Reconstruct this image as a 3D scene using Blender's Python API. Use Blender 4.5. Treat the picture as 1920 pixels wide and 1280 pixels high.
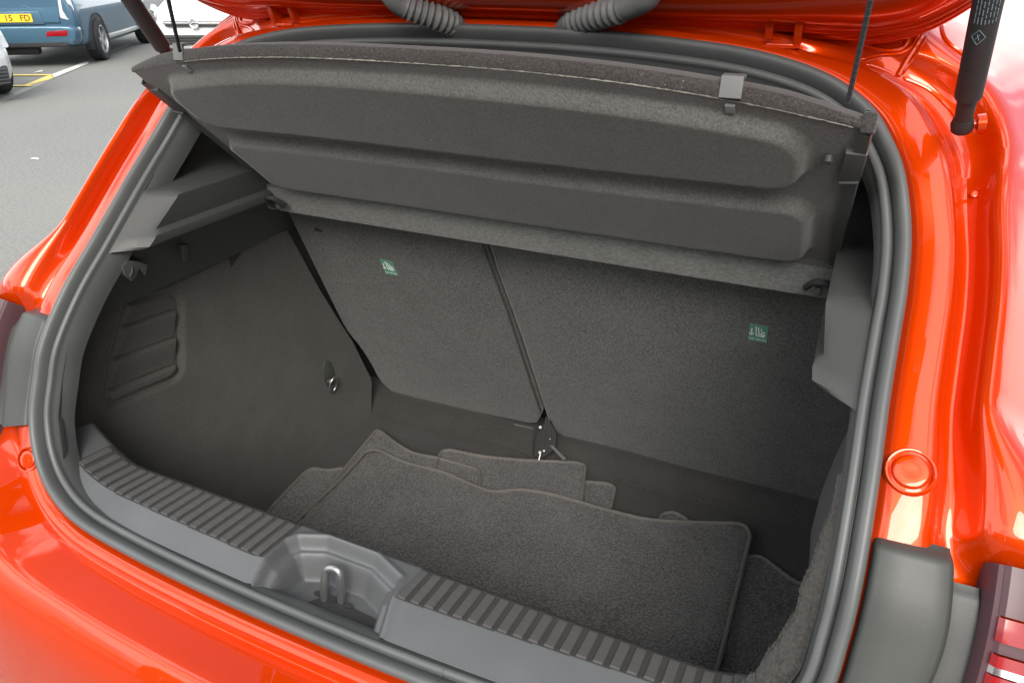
import bpy, bmesh, math, random
import numpy as np
from mathutils import Vector

for o in list(bpy.data.objects):
    bpy.data.objects.remove(o)
SC = bpy.context.scene
COL = SC.collection
R = math.radians
random.seed(7)
rng = np.random.default_rng(11)

# ------------------------------------------------------------------ camera
CAM = np.array([.47, 0., 1.5])
FPX, PITCH, YAW = 1387., R(27.3), R(24.9)
cd = bpy.data.cameras.new('camera')
cd.sensor_width = 36.
cd.lens = FPX / 1920 * 36
cd.clip_start = .02
cd.clip_end = 2000
cam = bpy.data.objects.new('camera', cd)
COL.objects.link(cam)
cam.location = CAM
cam.rotation_euler = (math.pi / 2 - PITCH, 0, YAW)
SC.camera = cam

# ------------------------------------------------------------------ sky, sun, exposure
SUN_EL, SUN_AZ = R(40), R(157)          # azimuth of the sun measured from +Y towards +X
w = bpy.data.worlds.new('World')
SC.world = w
w.use_nodes = True
nt = w.node_tree
nt.nodes.clear()
sky = nt.nodes.new('ShaderNodeTexSky')
sky.sky_type = 'NISHITA'
sky.sun_disc = False
sky.sun_elevation = SUN_EL
sky.sun_rotation = SUN_AZ
sky.air_density = 1.0
sky.dust_density = 2.0
sky.ozone_density = 1.0
bg = nt.nodes.new('ShaderNodeBackground')
bg.inputs['Strength'].default_value = .13
wo = nt.nodes.new('ShaderNodeOutputWorld')
# thin bright cloud over the blue sky
tc = nt.nodes.new('ShaderNodeTexCoord')
cn = nt.nodes.new('ShaderNodeTexNoise')
cn.inputs['Scale'].default_value = 2.6
cn.inputs['Detail'].default_value = 7
cr = nt.nodes.new('ShaderNodeValToRGB')
cr.color_ramp.elements[0].position = .45
cr.color_ramp.elements[1].position = .53
mx = nt.nodes.new('ShaderNodeMix')
mx.data_type = 'RGBA'
nt.links.new(tc.outputs['Generated'], cn.inputs['Vector'])
nt.links.new(cn.outputs['Fac'], cr.inputs['Fac'])
nt.links.new(cr.outputs['Color'], mx.inputs[0])
nt.links.new(sky.outputs['Color'], mx.inputs[6])
mx.inputs[7].default_value = (11.0, 11.0, 11.0, 1)
nt.links.new(mx.outputs[2], bg.inputs['Color'])
nt.links.new(bg.outputs['Background'], wo.inputs['Surface'])
sd = bpy.data.lights.new('sun', 'SUN')
sd.energy = 1.45
sd.angle = R(30)
sd.color = (1, .95, .88)
sun = bpy.data.objects.new('sun', sd)
COL.objects.link(sun)
sv = Vector((math.sin(SUN_AZ) * math.cos(SUN_EL), math.cos(SUN_AZ) * math.cos(SUN_EL), math.sin(SUN_EL)))
sun.rotation_euler = sv.to_track_quat('Z', 'Y').to_euler()
sun.location = (0, -3, 6)
SC.view_settings.view_transform = 'Standard'
SC.view_settings.look = 'None'
SC.view_settings.gamma = 1
SC.view_settings.exposure = 1.2
SC.view_settings.use_curve_mapping = False

# ------------------------------------------------------------------ measuring helpers (survey of the place)
FW = np.array([-math.sin(YAW) * math.cos(PITCH), math.cos(YAW) * math.cos(PITCH), -math.sin(PITCH)])
RT = np.array([math.cos(YAW), math.sin(YAW), 0.])
UP = np.cross(RT, FW)
def ray(p): return FW * FPX + RT * (p[0] - 960) - UP * (p[1] - 640)
def onX(p, x): r = ray(p); return CAM + r * (x - CAM[0]) / r[0]
def onY(p, y): r = ray(p); return CAM + r * (y - CAM[1]) / r[1]
def onZ(p, z): r = ray(p); return CAM + r * (z - CAM[2]) / r[2]
def onP(p, A, n): r = ray(p); n = np.array(n, float); return CAM + r * ((np.array(A) - CAM) @ n) / (r @ n)

# ------------------------------------------------------------------ materials
def mat(name):
    m = bpy.data.materials.new(name)
    m.use_nodes = True
    return m, m.node_tree, m.node_tree.nodes['Principled BSDF']
def lk(t, a, b): t.links.new(a, b)
def noise(t, vec, scale, detail=4, rough=.55, dist=0.):
    n = t.nodes.new('ShaderNodeTexNoise')
    n.inputs['Scale'].default_value = scale
    n.inputs['Detail'].default_value = detail
    n.inputs['Roughness'].default_value = rough
    n.inputs['Distortion'].default_value = dist
    lk(t, vec, n.inputs['Vector'])
    return n.outputs['Fac']
def ramp(t, fac, p0, c0, p1, c1):
    r = t.nodes.new('ShaderNodeValToRGB')
    r.color_ramp.elements[0].position = p0
    r.color_ramp.elements[1].position = p1
    r.color_ramp.elements[0].color = (*c0, 1)
    r.color_ramp.elements[1].color = (*c1, 1)
    lk(t, fac, r.inputs['Fac'])
    return r.outputs['Color']
def mixc(t, fac, a, b, mode='MIX'):
    m = t.nodes.new('ShaderNodeMix')
    m.data_type = 'RGBA'
    m.blend_type = mode
    if isinstance(fac, (int, float)): m.inputs[0].default_value = fac
    else: lk(t, fac, m.inputs[0])
    for k, v in ((6, a), (7, b)):
        if isinstance(v, tuple): m.inputs[k].default_value = (*v, 1)
        else: lk(t, v, m.inputs[k])
    return m.outputs[2]
def bump(t, h, strength, dist, normal=None):
    b = t.nodes.new('ShaderNodeBump')
    b.inputs['Strength'].default_value = strength
    b.inputs['Distance'].default_value = dist
    lk(t, h, b.inputs['Height'])
    if normal is not None: lk(t, normal, b.inputs['Normal'])
    return b.outputs['Normal']
def objco(t):
    return t.nodes.new('ShaderNodeTexCoord').outputs['Object']
def stretch(t, vec, s):
    m = t.nodes.new('ShaderNodeMapping')
    m.inputs['Scale'].default_value = s
    lk(t, vec, m.inputs['Vector'])
    return m.outputs['Vector']

def plain(name, col, rough=.5, metal=0., coat=0., grain=0., gscale=900, var=.12, spec=.5):
    m, t, b = mat(name)
    v = objco(t)
    n = noise(t, v, 9, 5)
    lo = tuple(c * (1 - var) for c in col)
    hi = tuple(c * (1 + var) for c in col)
    lk(t, ramp(t, n, .3, lo, .7, hi), b.inputs['Base Color'])
    rr = noise(t, v, 22, 6)
    mr = t.nodes.new('ShaderNodeMapRange')
    mr.inputs['To Min'].default_value = max(.02, rough - .07)
    mr.inputs['To Max'].default_value = min(1, rough + .07)
    lk(t, rr, mr.inputs['Value'])
    lk(t, mr.outputs['Result'], b.inputs['Roughness'])
    b.inputs['Metallic'].default_value = metal
    b.inputs['Coat Weight'].default_value = coat
    b.inputs['Specular IOR Level'].default_value = spec
    if grain:
        lk(t, bump(t, noise(t, v, gscale, 3), grain, .0006), b.inputs['Normal'])
    return m

def paint(name, col, metal=.0, rough=.32):
    m, t, b = mat(name)
    v = objco(t)
    fl = noise(t, v, 4000, 1)
    lk(t, ramp(t, fl, .35, tuple(c * .9 for c in col), .75, tuple(min(1, c * 1.12) for c in col)), b.inputs['Base Color'])
    b.inputs['Metallic'].default_value = metal
    b.inputs['Roughness'].default_value = rough
    b.inputs['Specular IOR Level'].default_value = .0
    b.inputs['Coat Weight'].default_value = 1
    b.inputs['Coat Roughness'].default_value = .025
    b.inputs['Coat IOR'].default_value = 1.48
    # very slight orange peel in the lacquer
    lk(t, bump(t, noise(t, v, 120, 2), .012, .0006), b.inputs['Coat Normal'])
    return m

def carpet(name, col, scale=700, strength=.5, speck=.35, stretchv=(1, 1, 1), lint=True, dist=.0012, dust=.25):
    m, t, b = mat(name)
    v = objco(t)
    vs = stretch(t, v, stretchv)
    n1 = noise(t, vs, scale, 3, .7)
    n2 = noise(t, v, 14, 6, .6)
    n3 = noise(t, vs, scale * .35, 4, .7)
    lo = tuple(c * (1 - speck) for c in col)
    hi = tuple(c * (1 + speck * 1.5) for c in col)
    c = ramp(t, n1, .32, lo, .72, hi)
    c = mixc(t, ramp(t, n2, .42, (0, 0, 0), .75, (dust,) * 3), c, tuple(x * 1.6 + .01 for x in col))
    if lint:   # loose pale fibres caught in the pile
        wv = noise(t, stretch(t, v, (1, 1.0, 1)), 130, 2, .5, 2.5)
        c = mixc(t, ramp(t, wv, .77, (0, 0, 0), .80, (.45,) * 3), c, (.30, .29, .26))
    lk(t, c, b.inputs['Base Color'])
    b.inputs['Roughness'].default_value = .95
    b.inputs['Specular IOR Level'].default_value = .15
    b.inputs['Sheen Weight'].default_value = .22
    b.inputs['Sheen Roughness'].default_value = .45
    add = t.nodes.new('ShaderNodeMath')
    add.operation = 'ADD'
    lk(t, n1, add.inputs[0])
    lk(t, n3, add.inputs[1])
    lk(t, bump(t, add.outputs[0], strength, dist), b.inputs['Normal'])
    return m

def loop_pile(name, col):
    m, t, b = mat(name)
    v = objco(t)
    vo = t.nodes.new('ShaderNodeTexVoronoi')
    vo.inputs['Scale'].default_value = 210
    vo.inputs['Randomness'].default_value = .9
    lk(t, v, vo.inputs['Vector'])
    n1 = noise(t, v, 330, 3, .7)
    n2 = noise(t, v, 9, 5, .6)
    c = ramp(t, vo.outputs['Distance'], .05, tuple(x * 1.5 for x in col), .62, tuple(x * .12 for x in col))
    c = mixc(t, .35, c, ramp(t, n1, .3, tuple(x * .2 for x in col), .70, tuple(x * 2.2 for x in col)))
    c = mixc(t, ramp(t, n2, .45, (0, 0, 0), .75, (.3,) * 3), c, tuple(x * 1.7 for x in col))
    lk(t, c, b.inputs['Base Color'])
    b.inputs['Roughness'].default_value = .95
    b.inputs['Specular IOR Level'].default_value = .15
    b.inputs['Sheen Weight'].default_value = .2
    inv = t.nodes.new('ShaderNodeMath')
    inv.operation = 'SUBTRACT'
    lk(t, n1, inv.inputs[0])
    lk(t, vo.outputs['Distance'], inv.inputs[1])
    lk(t, bump(t, inv.outputs[0], 1.0, .004), b.inputs['Normal'])
    return m

M = {}
M['red'] = paint('orange_red_paint', (.58, .040, .0008), .42, .32)
M['rubber'] = plain('seal_rubber', (.078, .084, .083), .46, grain=.10, gscale=1400, var=.1)
M['plastic'] = plain('dark_grained_plastic', (.050, .053, .050), .50, grain=.35, gscale=1100, var=.07)
M['cover'] = plain('lamp_cover_plastic', (.039, .042, .038), .48, grain=.25, gscale=1100, var=.06)
M['sill'] = plain('sill_grained_plastic', (.082, .086, .089), .46, grain=.45, gscale=1300, var=.10)
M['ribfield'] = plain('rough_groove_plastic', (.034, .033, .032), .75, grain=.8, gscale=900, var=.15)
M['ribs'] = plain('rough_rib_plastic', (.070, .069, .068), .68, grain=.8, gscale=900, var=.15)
M['black'] = plain('black_plastic', (.022, .022, .023), .58, grain=.1)
M['conduit'] = plain('conduit_rubber', (.14, .145, .145), .55, grain=.15, var=.1)
M['metal'] = plain('zinc_steel', (.42, .41, .38), .32, metal=1, var=.2)
M['dullmetal'] = plain('dull_wire_steel', (.30, .31, .31), .38, metal=.85, var=.2)
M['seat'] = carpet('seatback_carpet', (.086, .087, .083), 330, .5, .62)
M['shelf'] = carpet('shelf_felt', (.078, .078, .074), 400, .35, .34, (1, 1, 1))
M['shelfedge'] = carpet('shelf_edge_pile', (.042, .039, .037), 420, .8, .5)
M['side'] = carpet('side_lining_felt', (.064, .064, .058), 480, .25, .28, lint=False)
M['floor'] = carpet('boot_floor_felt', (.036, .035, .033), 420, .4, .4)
M['fuzz'] = carpet('dusty_edge_carpet', (.048, .046, .041), 260, .9, .5, dust=.6)
M['mat'] = loop_pile('mat_pile', (.094, .093, .090))
M['binding'] = plain('mat_binding_yarn', (.115, .108, .100), .85, grain=.9, gscale=420, var=.15, spec=.2)
M['felt_strip'] = carpet('hinge_strip_felt', (.130, .133, .125), 300, .4, .28, (.5, 1, 1), lint=False)
M['fray'] = plain('frayed_board_edge', (.20, .19, .165), .9, var=.35, grain=.6, gscale=500)
M['green'] = plain('green_label_cloth', (.105, .27, .19), .7, var=.12)
M['white'] = plain('white_print', (.72, .76, .72), .7, var=.05)
M['bluegrey'] = plain('pale_blue_print', (.16, .26, .30), .6, var=.05)
M['glass'] = plain('dark_glass', (.012, .016, .018), .04, var=.05)
def thin_glass():
    m, t, b = mat('thin_glass')
    tr = t.nodes.new('ShaderNodeBsdfTransparent')
    tr.inputs['Color'].default_value = (.72, .78, .75, 1)
    gl = t.nodes.new('ShaderNodeBsdfGlossy')
    gl.inputs['Roughness'].default_value = .01
    fr = t.nodes.new('ShaderNodeFresnel')
    fr.inputs['IOR'].default_value = 1.5
    ms = t.nodes.new('ShaderNodeMixShader')
    lk(t, fr.outputs[0], ms.inputs[0])
    lk(t, tr.outputs[0], ms.inputs[1])
    lk(t, gl.outputs[0], ms.inputs[2])
    lk(t, ms.outputs[0], t.nodes['Material Output'].inputs['Surface'])
    return m
M['thinglass'] = thin_glass()
M['tyre'] = plain('tyre_rubber', (.022, .022, .023), .75, var=.2)
M['alloy'] = plain('alloy_wheel', (.46, .47, .48), .35, metal=.7, var=.1)
M['vanblue'] = paint('blue_grey_paint', (.062, .130, .190), .25, .34)
M['whitepaint'] = paint('white_paint', (.78, .79, .79), 0, .3)
M['silver'] = paint('silver_paint', (.46, .47, .46), .3, .35)
M['redlens'] = plain('red_lens', (.26, .003, .006), .16, coat=.25, var=.1)
M['lampclear'] = plain('smoked_clear_lens', (.085, .045, .052), .30, coat=0, spec=.25, var=.05)
M['clearlens'] = plain('clear_lens', (.55, .56, .58), .08, coat=1, var=.05)
M['chrome'] = plain('chrome', (.75, .76, .77), .1, metal=1, var=.05)
M['yellowplate'] = plain('yellow_plate', (.82, .50, .02), .4, var=.03)
M['interior_shadow'] = plain('shade_black', (.02, .02, .02), .9)  # near-black stands in for shade in the cabin, gaps and holes

def asphalt():
    m, t, b = mat('worn_asphalt')
    v = objco(t)
    n1 = noise(t, v, 42, 6, .8)
    n2 = noise(t, v, .55, 6, .6)
    n3 = noise(t, v, 70, 2, .8)
    c = ramp(t, n1, .3, (.070, .071, .066), .74, (.29, .29, .27))
    c = mixc(t, ramp(t, n2, .38, (0, 0, 0), .68, (.6,) * 3), c, (.20, .20, .178))
    c = mixc(t, ramp(t, n3, .64, (0, 0, 0), .70, (.7,) * 3), c, (.30, .29, .27))
    n4 = noise(t, v, 2.2, 6, .65)
    c = mixc(t, ramp(t, n4, .62, (0, 0, 0), .78, (.35,) * 3), c, (.095, .095, .091))
    lk(t, c, b.inputs['Base Color'])
    b.inputs['Roughness'].default_value = .88
    b.inputs['Specular IOR Level'].default_value = .3
    lk(t, bump(t, n1, .6, .008), b.inputs['Normal'])
    return m
M['asphalt'] = asphalt()
def roadpaint(name, col):
    m, t, b = mat(name)
    v = objco(t)
    n = noise(t, v, 34, 6, .75)
    lk(t, mixc(t, ramp(t, n, .36, (0, 0, 0), .52, (1, 1, 1)), tuple(c * .45 for c in col), col), b.inputs['Base Color'])
    b.inputs['Roughness'].default_value = .8
    return m
M['whiteline'] = roadpaint('worn_white_line', (.66, .65, .60))
M['yellowline'] = roadpaint('worn_yellow_line', (.74, .56, .16))
M['concrete'] = roadpaint('concrete_channel', (.30, .29, .26))

# ------------------------------------------------------------------ object helpers
def link(o, parent=None):
    COL.objects.link(o)
    if parent is not None: o.parent = parent
    return o
def mesh(name, verts, faces, m, parent=None, smooth=True, angle=40):
    me = bpy.data.meshes.new(name)
    me.from_pydata([tuple(map(float, v)) for v in verts], [], [tuple(map(int, f)) for f in faces])
    me.validate()
    if m is not None: me.materials.append(M[m] if isinstance(m, str) else m)
    o = bpy.data.objects.new(name, me)
    link(o, parent)
    if smooth:
        me.shade_smooth()
        me.set_sharp_from_angle(angle=R(angle))
    return o
def recalc(o):
    bm = bmesh.new()
    bm.from_mesh(o.data)
    bmesh.ops.recalc_face_normals(bm, faces=bm.faces)
    bm.to_mesh(o.data)
    bm.free()
    return o
def thing(name, label, cat, loc=(0, 0, 0), rz=0., group=None):
    o = bpy.data.objects.new(name, None)
    link(o)
    o.empty_display_size = .1
    o.location = loc
    o.rotation_euler = (0, 0, rz)
    o['label'] = label
    o['category'] = cat
    if group: o['group'] = group
    return o
def tag(o, label, cat, group=None):
    o['label'] = label
    o['category'] = cat
    if group: o['group'] = group
    return o
def grid(V, cu=False, cv=False):
    nu, nv = V.shape[0], V.shape[1]
    f = []
    for i in range(nu if cu else nu - 1):
        for j in range(nv if cv else nv - 1):
            a = i * nv + j
            b = ((i + 1) % nu) * nv + j
            c = ((i + 1) % nu) * nv + (j + 1) % nv
            d = i * nv + (j + 1) % nv
            f.append((a, b, c, d))
    return V.reshape(-1, 3), f
def gobj(name, V, m, parent=None, cu=False, cv=False, angle=40, flip=False):
    v, f = grid(np.asarray(V, float), cu, cv)
    if flip: f = [q[::-1] for q in f]
    return mesh(name, v, f, m, parent, True, angle)
def cr(P, n, closed=False):
    """Catmull-Rom through P, n samples per span"""
    P = np.asarray(P, float)
    N = len(P)
    out = []
    spans = N if closed else N - 1
    for i in range(spans):
        if closed: a, b, c, d = P[(i - 1) % N], P[i], P[(i + 1) % N], P[(i + 2) % N]
        else: a, b, c, d = P[max(i - 1, 0)], P[i], P[i + 1], P[min(i + 2, N - 1)]
        for k in range(n):
            t = k / n
            out.append(.5 * ((2 * b) + (c - a) * t + (2 * a - 5 * b + 4 * c - d) * t * t + (3 * b - a - 3 * c + d) * t ** 3))
    if not closed: out.append(P[-1])
    return np.array(out)
def resample(P, n, closed=False):
    P = np.asarray(P, float)
    if closed: P = np.vstack([P, P[:1]])
    s = np.r_[0, np.cumsum(np.linalg.norm(np.diff(P, axis=0), axis=1))]
    t = np.linspace(0, s[-1], n + 1)[:-1] if closed else np.linspace(0, s[-1], n)
    return np.stack([np.interp(t, s, P[:, k]) for k in range(P.shape[1])], 1)
def tube(name, P, r, m, parent=None, seg=8, closed=False, caps=True, ref=(0, 0, 1), prof=None):
    P = np.asarray(P, float)
    N = len(P)
    r = np.broadcast_to(np.asarray(r, float), (N,))
    if closed: T = np.roll(P, -1, 0) - np.roll(P, 1, 0)
    else: T = np.gradient(P, axis=0)
    T /= np.linalg.norm(T, axis=1)[:, None] + 1e-12
    a = np.array(ref, float)
    if abs(T[0] @ a) > .9: a = np.array([1., 0, 0])
    V = np.zeros((N, seg, 3))
    n = a - T[0] * (a @ T[0])
    n /= np.linalg.norm(n)
    for i in range(N):
        n = n - T[i] * (n @ T[i])
        n /= np.linalg.norm(n) + 1e-12
        b = np.cross(T[i], n)
        for k in range(seg):
            th = 2 * math.pi * k / seg
            V[i, k] = P[i] + r[i] * (math.cos(th) * n + math.sin(th) * b)
    v, f = grid(V, closed, True)
    if caps and not closed:
        f.append(tuple(range(seg))[::-1])
        f.append(tuple((N - 1) * seg + k for k in range(seg)))
    return recalc(mesh(name, v, f, m, parent))
def box(name, c, s, m, parent=None, bev=.15, rz=0., rx=0., ry=0.):
    bm = bmesh.new()
    bmesh.ops.create_cube(bm, size=1)
    for v in bm.verts: v.co = Vector((v.co.x * s[0], v.co.y * s[1], v.co.z * s[2]))
    if bev: bmesh.ops.bevel(bm, geom=list(bm.edges), offset=min(s) * bev, segments=2, affect='EDGES', profile=.5)
    me = bpy.data.meshes.new(name)
    from mathutils import Euler
    bm.transform(Euler((rx, ry, rz)).to_matrix().to_4x4())
    for v in bm.verts: v.co += Vector(tuple(map(float, c)))
    bm.to_mesh(me)
    bm.free()
    me.materials.append(M[m])
    o = link(bpy.data.objects.new(name, me), parent)
    me.shade_smooth()
    me.set_sharp_from_angle(angle=R(35))
    return o
def slab(name, P, n, th, m, parent=None, bev=0., angle=35):
    """closed outline P (k,3) extruded th along -n, outline edge bevelled"""
    P = np.asarray(P, float)
    n = np.asarray(n, float) / np.linalg.norm(n)
    bm = bmesh.new()
    top = [bm.verts.new(p) for p in P]
    bot = [bm.verts.new(p - n * th) for p in P]
    k = len(P)
    bm.faces.new(top)
    bm.faces.new(bot[::-1])
    for i in range(k): bm.faces.new((top[i], bot[i], bot[(i + 1) % k], top[(i + 1) % k]))
    bm.normal_update()
    if bev:
        ed = [e for e in bm.edges if e.verts[0] in top and e.verts[1] in top]
        bmesh.ops.bevel(bm, geom=ed, offset=bev, segments=3, affect='EDGES', profile=.5)
    bmesh.ops.recalc_face_normals(bm, faces=bm.faces)
    me = bpy.data.meshes.new(name)
    bm.to_mesh(me)
    bm.free()
    me.materials.append(M[m])
    o = link(bpy.data.objects.new(name, me), parent)
    me.shade_smooth()
    me.set_sharp_from_angle(angle=R(angle))
    return o
def rounded(P, r, n=5):
    """round the corners of a closed outline; r a number or one per corner"""
    P = np.asarray(P, float)
    k = len(P)
    rr = [r] * k if isinstance(r, (int, float)) else r
    out = []
    for i in range(k):
        a, b, c = P[i - 1], P[i], P[(i + 1) % k]
        ra = min(rr[i], .45 * np.linalg.norm(a - b), .45 * np.linalg.norm(c - b))
        if ra < 1e-6:
            out.append(b)
            continue
        p = b + (a - b) / np.linalg.norm(a - b) * ra
        q = b + (c - b) / np.linalg.norm(c - b) * ra
        for t in np.linspace(0, 1, n): out.append((1 - t) ** 2 * p + 2 * t * (1 - t) * b + t * t * q)
    return np.array(out)
def sdf(px, py, poly):
    """signed distance (negative inside) of points to a 2-D polygon"""
    poly = np.asarray(poly, float)
    d = np.full(px.shape, 1e9)
    s = np.ones(px.shape)
    n = len(poly)
    for i in range(n):
        ax, ay = poly[i]
        bx, by = poly[(i + 1) % n]
        ex, ey = bx - ax, by - ay
        wx, wy = px - ax, py - ay
        t = np.clip((wx * ex + wy * ey) / (ex * ex + ey * ey + 1e-18), 0, 1)
        d = np.minimum(d, (wx - ex * t) ** 2 + (wy - ey * t) ** 2)
        c1 = py >= ay
        c2 = py < by
        c3 = ex * wy > ey * wx
        s = np.where((c1 & c2 & c3) | (~c1 & ~c2 & ~c3), -s, s)
    return s * np.sqrt(d)
def sstep(a, b, x):
    t = np.clip((x - a) / (b - a), 0, 1)
    return t * t * (3 - 2 * t)
def text_mesh(name, s, size, origin, ex, ey, m, parent, th=.0004, align='CENTER'):
    cu = bpy.data.curves.new(name, 'FONT')
    cu.body = s
    cu.size = size
    cu.align_x = align
    cu.align_y = 'CENTER'
    cu.extrude = th
    o = bpy.data.objects.new(name, cu)
    COL.objects.link(o)
    dg = bpy.context.evaluated_depsgraph_get()
    me = bpy.data.meshes.new_from_object(o.evaluated_get(dg))
    bpy.data.objects.remove(o)
    ex = np.array(ex, float) / np.linalg.norm(ex)
    ey = np.array(ey, float) / np.linalg.norm(ey)
    ez = np.cross(ex, ey)
    for v in me.vertices:
        p = np.array(origin) + ex * v.co.x + ey * v.co.y + ez * v.co.z
        v.co = p
    me.materials.clear()
    me.materials.append(M[m])
    me.name = name
    return link(bpy.data.objects.new(name, me), parent)

# ================================================================== GROUND
g = mesh('road', [(-160, -160, 0), (160, -160, 0), (160, 160, 0), (-160, 160, 0)], [(0, 1, 2, 3)], 'asphalt', smooth=False)
g['kind'] = 'structure'
def stripe(name, pts, m, z, label=None, kind='structure', cat=None):
    P = [onZ(p, z) for p in pts]
    o = mesh(name, P, [tuple(range(len(P)))], m, smooth=False)
    recalc(o)
    o['kind'] = 'structure'
    return o
# concrete channel along the bay, white edge line, yellow bay marks
stripe('concrete_channel', [(-60, 222), (165, 118), (248, 82), (238, 82), (160, 114), (-60, 212)], 'concrete', .004)
stripe('white_line', [(100, 146), (167, 119), (163, 115), (96, 140)], 'whiteline', .009)
stripe('yellow_line', [(50, 161), (102, 146), (96, 139), (45, 160)], 'yellowline', .009)
stripe('yellow_line', [(-60, 142.3), (97, 141.6), (100, 139.4), (-60, 140.2)], 'yellowline', .013)
stripe('yellow_line', [(-60, 161.8), (60, 161.6), (62, 159.6), (-60, 159.8)], 'yellowline', .013)
stripe('white_line', [(62, 137), (80, 134), (80, 131.5), (72, 133)], 'whiteline', .009)

# ================================================================== THE CAR
car = thing('hatchback_car', 'orange red hatchback with its boot open, filling the picture', 'car', (0, 0, 0))

HALF = np.array([(0, .972, 1.417), (.12, .970, 1.416), (.24, .964, 1.411), (.34, .954, 1.402), (.42, .938, 1.384), (.473, .920, 1.356),
                 (.502, .898, 1.325), (.520, .870, 1.296), (.535, .833, 1.251), (.541, .789, 1.209), (.542, .745, 1.170),
                 (.543, .692, 1.123), (.546, .634, 1.070), (.548, .580, 1.007), (.547, .552, .955), (.541, .526, .905),
                 (.517, .502, .858), (.475, .483, .823), (.410, .469, .803), (.30, .460, .797), (.15, .453, .796), (0, .451, .796)])
NH = len(HALF)
LOOP = np.vstack([HALF, HALF[-2:0:-1] * np.array([-1, 1, 1])])
NL = len(LOOP)
BV = np.array([0, -.72, .694])

def frames(P):
    T = np.roll(P, -1, 0) - np.roll(P, 1, 0)
    T /= np.linalg.norm(T, axis=1)[:, None]
    b = BV - T * (T @ BV)[:, None]
    b /= np.linalg.norm(b, axis=1)[:, None]
    n = np.cross(b, T)
    c = P.mean(0)
    if ((P - c) * n).sum() < 0: n = -n
    return n, b
SUB = 8
LP = cr(LOOP, SUB, True)
LN, LB = frames(LP)

def loft(keys):
    """keys: {station index on HALF: [(u,v),...]} -> section per station of LP"""
    ks = sorted(keys)
    K = np.array([keys[k] for k in ks], float)
    st = np.linspace(0, NH - 1, (NH - 1) * SUB + 1)
    out = np.zeros((len(st), K.shape[1], 2))
    for i, s in enumerate(st):
        j = max(0, min(len(ks) - 2, np.searchsorted(ks, s, 'right') - 1))
        t = (s - ks[j]) / (ks[j + 1] - ks[j])
        t = t * t * (3 - 2 * t)
        out[i] = K[j] * (1 - t) + K[j + 1] * t
    return np.vstack([out, out[-2:0:-1]])
def loop_pts(S):
    return LP[:, None, :] + LN[:, None, :] * S[:, :, 0:1] + LB[:, None, :] * S[:, :, 1:2]

# ---- painted body aperture: 18-point section round the opening
side = [(-.014, -.012), (.003, -.010), (.006, -.004), (.010, -.002), (.038, -.003), (.0435, -.006), (.047, -.018), (.050, -.032), (.060, -.035),
        (.068, -.026), (.072, -.008), (.075, .002), (.080, .005), (.086, .002), (.096, -.008), (.12, -.034), (.18, -.10), (.30, -.24)]
top = [(-.014, -.012), (.003, -.010), (.006, -.004), (.010, -.002), (.018, -.003), (.021, -.008), (.024, -.013), (.029, -.013), (.032, -.006),
       (.040, -.006), (.043, -.016), (.050, -.020), (.062, -.022), (.075, -.015), (.085, .004), (.100, .010), (.16, -.02), (.30, -.16)]
corner = [(-.014, -.012), (.003, -.010), (.006, -.004), (.012, -.002), (.042, -.004), (.050, -.010), (.056, -.028), (.064, -.052), (.085, -.064),
          (.104, -.062), (.112, -.052), (.118, -.044), (.124, -.041), (.132, -.044), (.144, -.054), (.17, -.08), (.25, -.15), (.50, -.36)]
low0 = [(-.014, -.012), (.003, -.010), (.006, -.004), (.010, -.002), (.042, -.003), (.047, -.006), (.053, -.016), (.058, -.026), (.068, -.028),
        (.078, -.018), (.086, -.002), (.094, .004), (.108, .007), (.128, .006), (.150, -.004), (.18, -.030), (.24, -.10), (.36, -.25)]
low = [(-.014, -.012), (.003, -.010), (.006, -.006), (.012, -.006), (.046, -.010), (.053, -.016), (.060, -.024), (.066, -.030), (.080, -.034),
       (.10, -.034), (.118, -.030), (.140, -.028), (.170, -.03), (.200, -.045), (.225, -.08), (.245, -.13), (.26, -.20), (.28, -.45)]
lowc = [(-.014, -.012), (.003, -.010), (.006, -.008), (.009, -.003), (.025, .001), (.027, -.006), (.029, -.013), (.037, -.015), (.042, -.009),
        (.062, .012), (.085, .033), (.094, .036), (.106, .035), (.126, .031), (.156, .022), (.176, .012), (.26, -.05), (.48, -.25)]
bot = [(-.014, -.012), (.003, -.010), (.006, -.008), (.008, -.003), (.023, .001), (.025, -.006), (.027, -.013), (.034, -.015), (.039, -.009),
       (.057, .009), (.077, .030), (.083, .0335), (.092, .033), (.108, .030), (.132, .024), (.148, .016), (.22, -.03), (.45, -.23)]
BS = loop_pts(loft({0: top, 3: top, 5.4: corner, 8: side, 10.6: side, 12.2: low0, 12.9: low, 14.8: low, 16.4: lowc, 18.5: bot, 21: bot}))
body = gobj('body_panel', BS, 'red', car, cu=True, angle=50)
recalc(body)
sm = body.modifiers.new('sub', 'SUBSURF')
sm.levels = sm.render_levels = 1

# ---- rubber seal
def arc(cx, cy, r, a0, a1, n):
    return [(cx + r * math.cos(R(a)), cy + r * math.sin(R(a))) for a in np.linspace(a0, a1, n)]
sp = [(.0012, -.014), (.0014, -.002), (.0010, .004), (-.0006, .0085), (-.0034, .0108), (-.0064, .0112), (-.0094, .0098), (-.0116, .0066), (-.0130, .0020), (-.0138, -.0040), (-.0146, -.0078), (-.0158, -.0078)] \
    + arc(-.0208, -.0052, .0050, 10, 190, 10)[::1] + [(-.0262, -.012), (-.0272, -.0135), (-.0290, -.034), (-.0285, -.044), (-.018, -.040), (-.008, -.026)]
SS = np.tile(np.array(sp)[None], (len(LP), 1, 1))
SSP = loop_pts(SS)
seal = gobj('boot_seal', SSP, 'rubber', car, cu=True, cv=True, angle=60)
recalc(seal)
jq = int(np.argmin(np.abs(LP[:, 0] - .17) + 10 * (LP[:, 2] > .85)))
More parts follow.
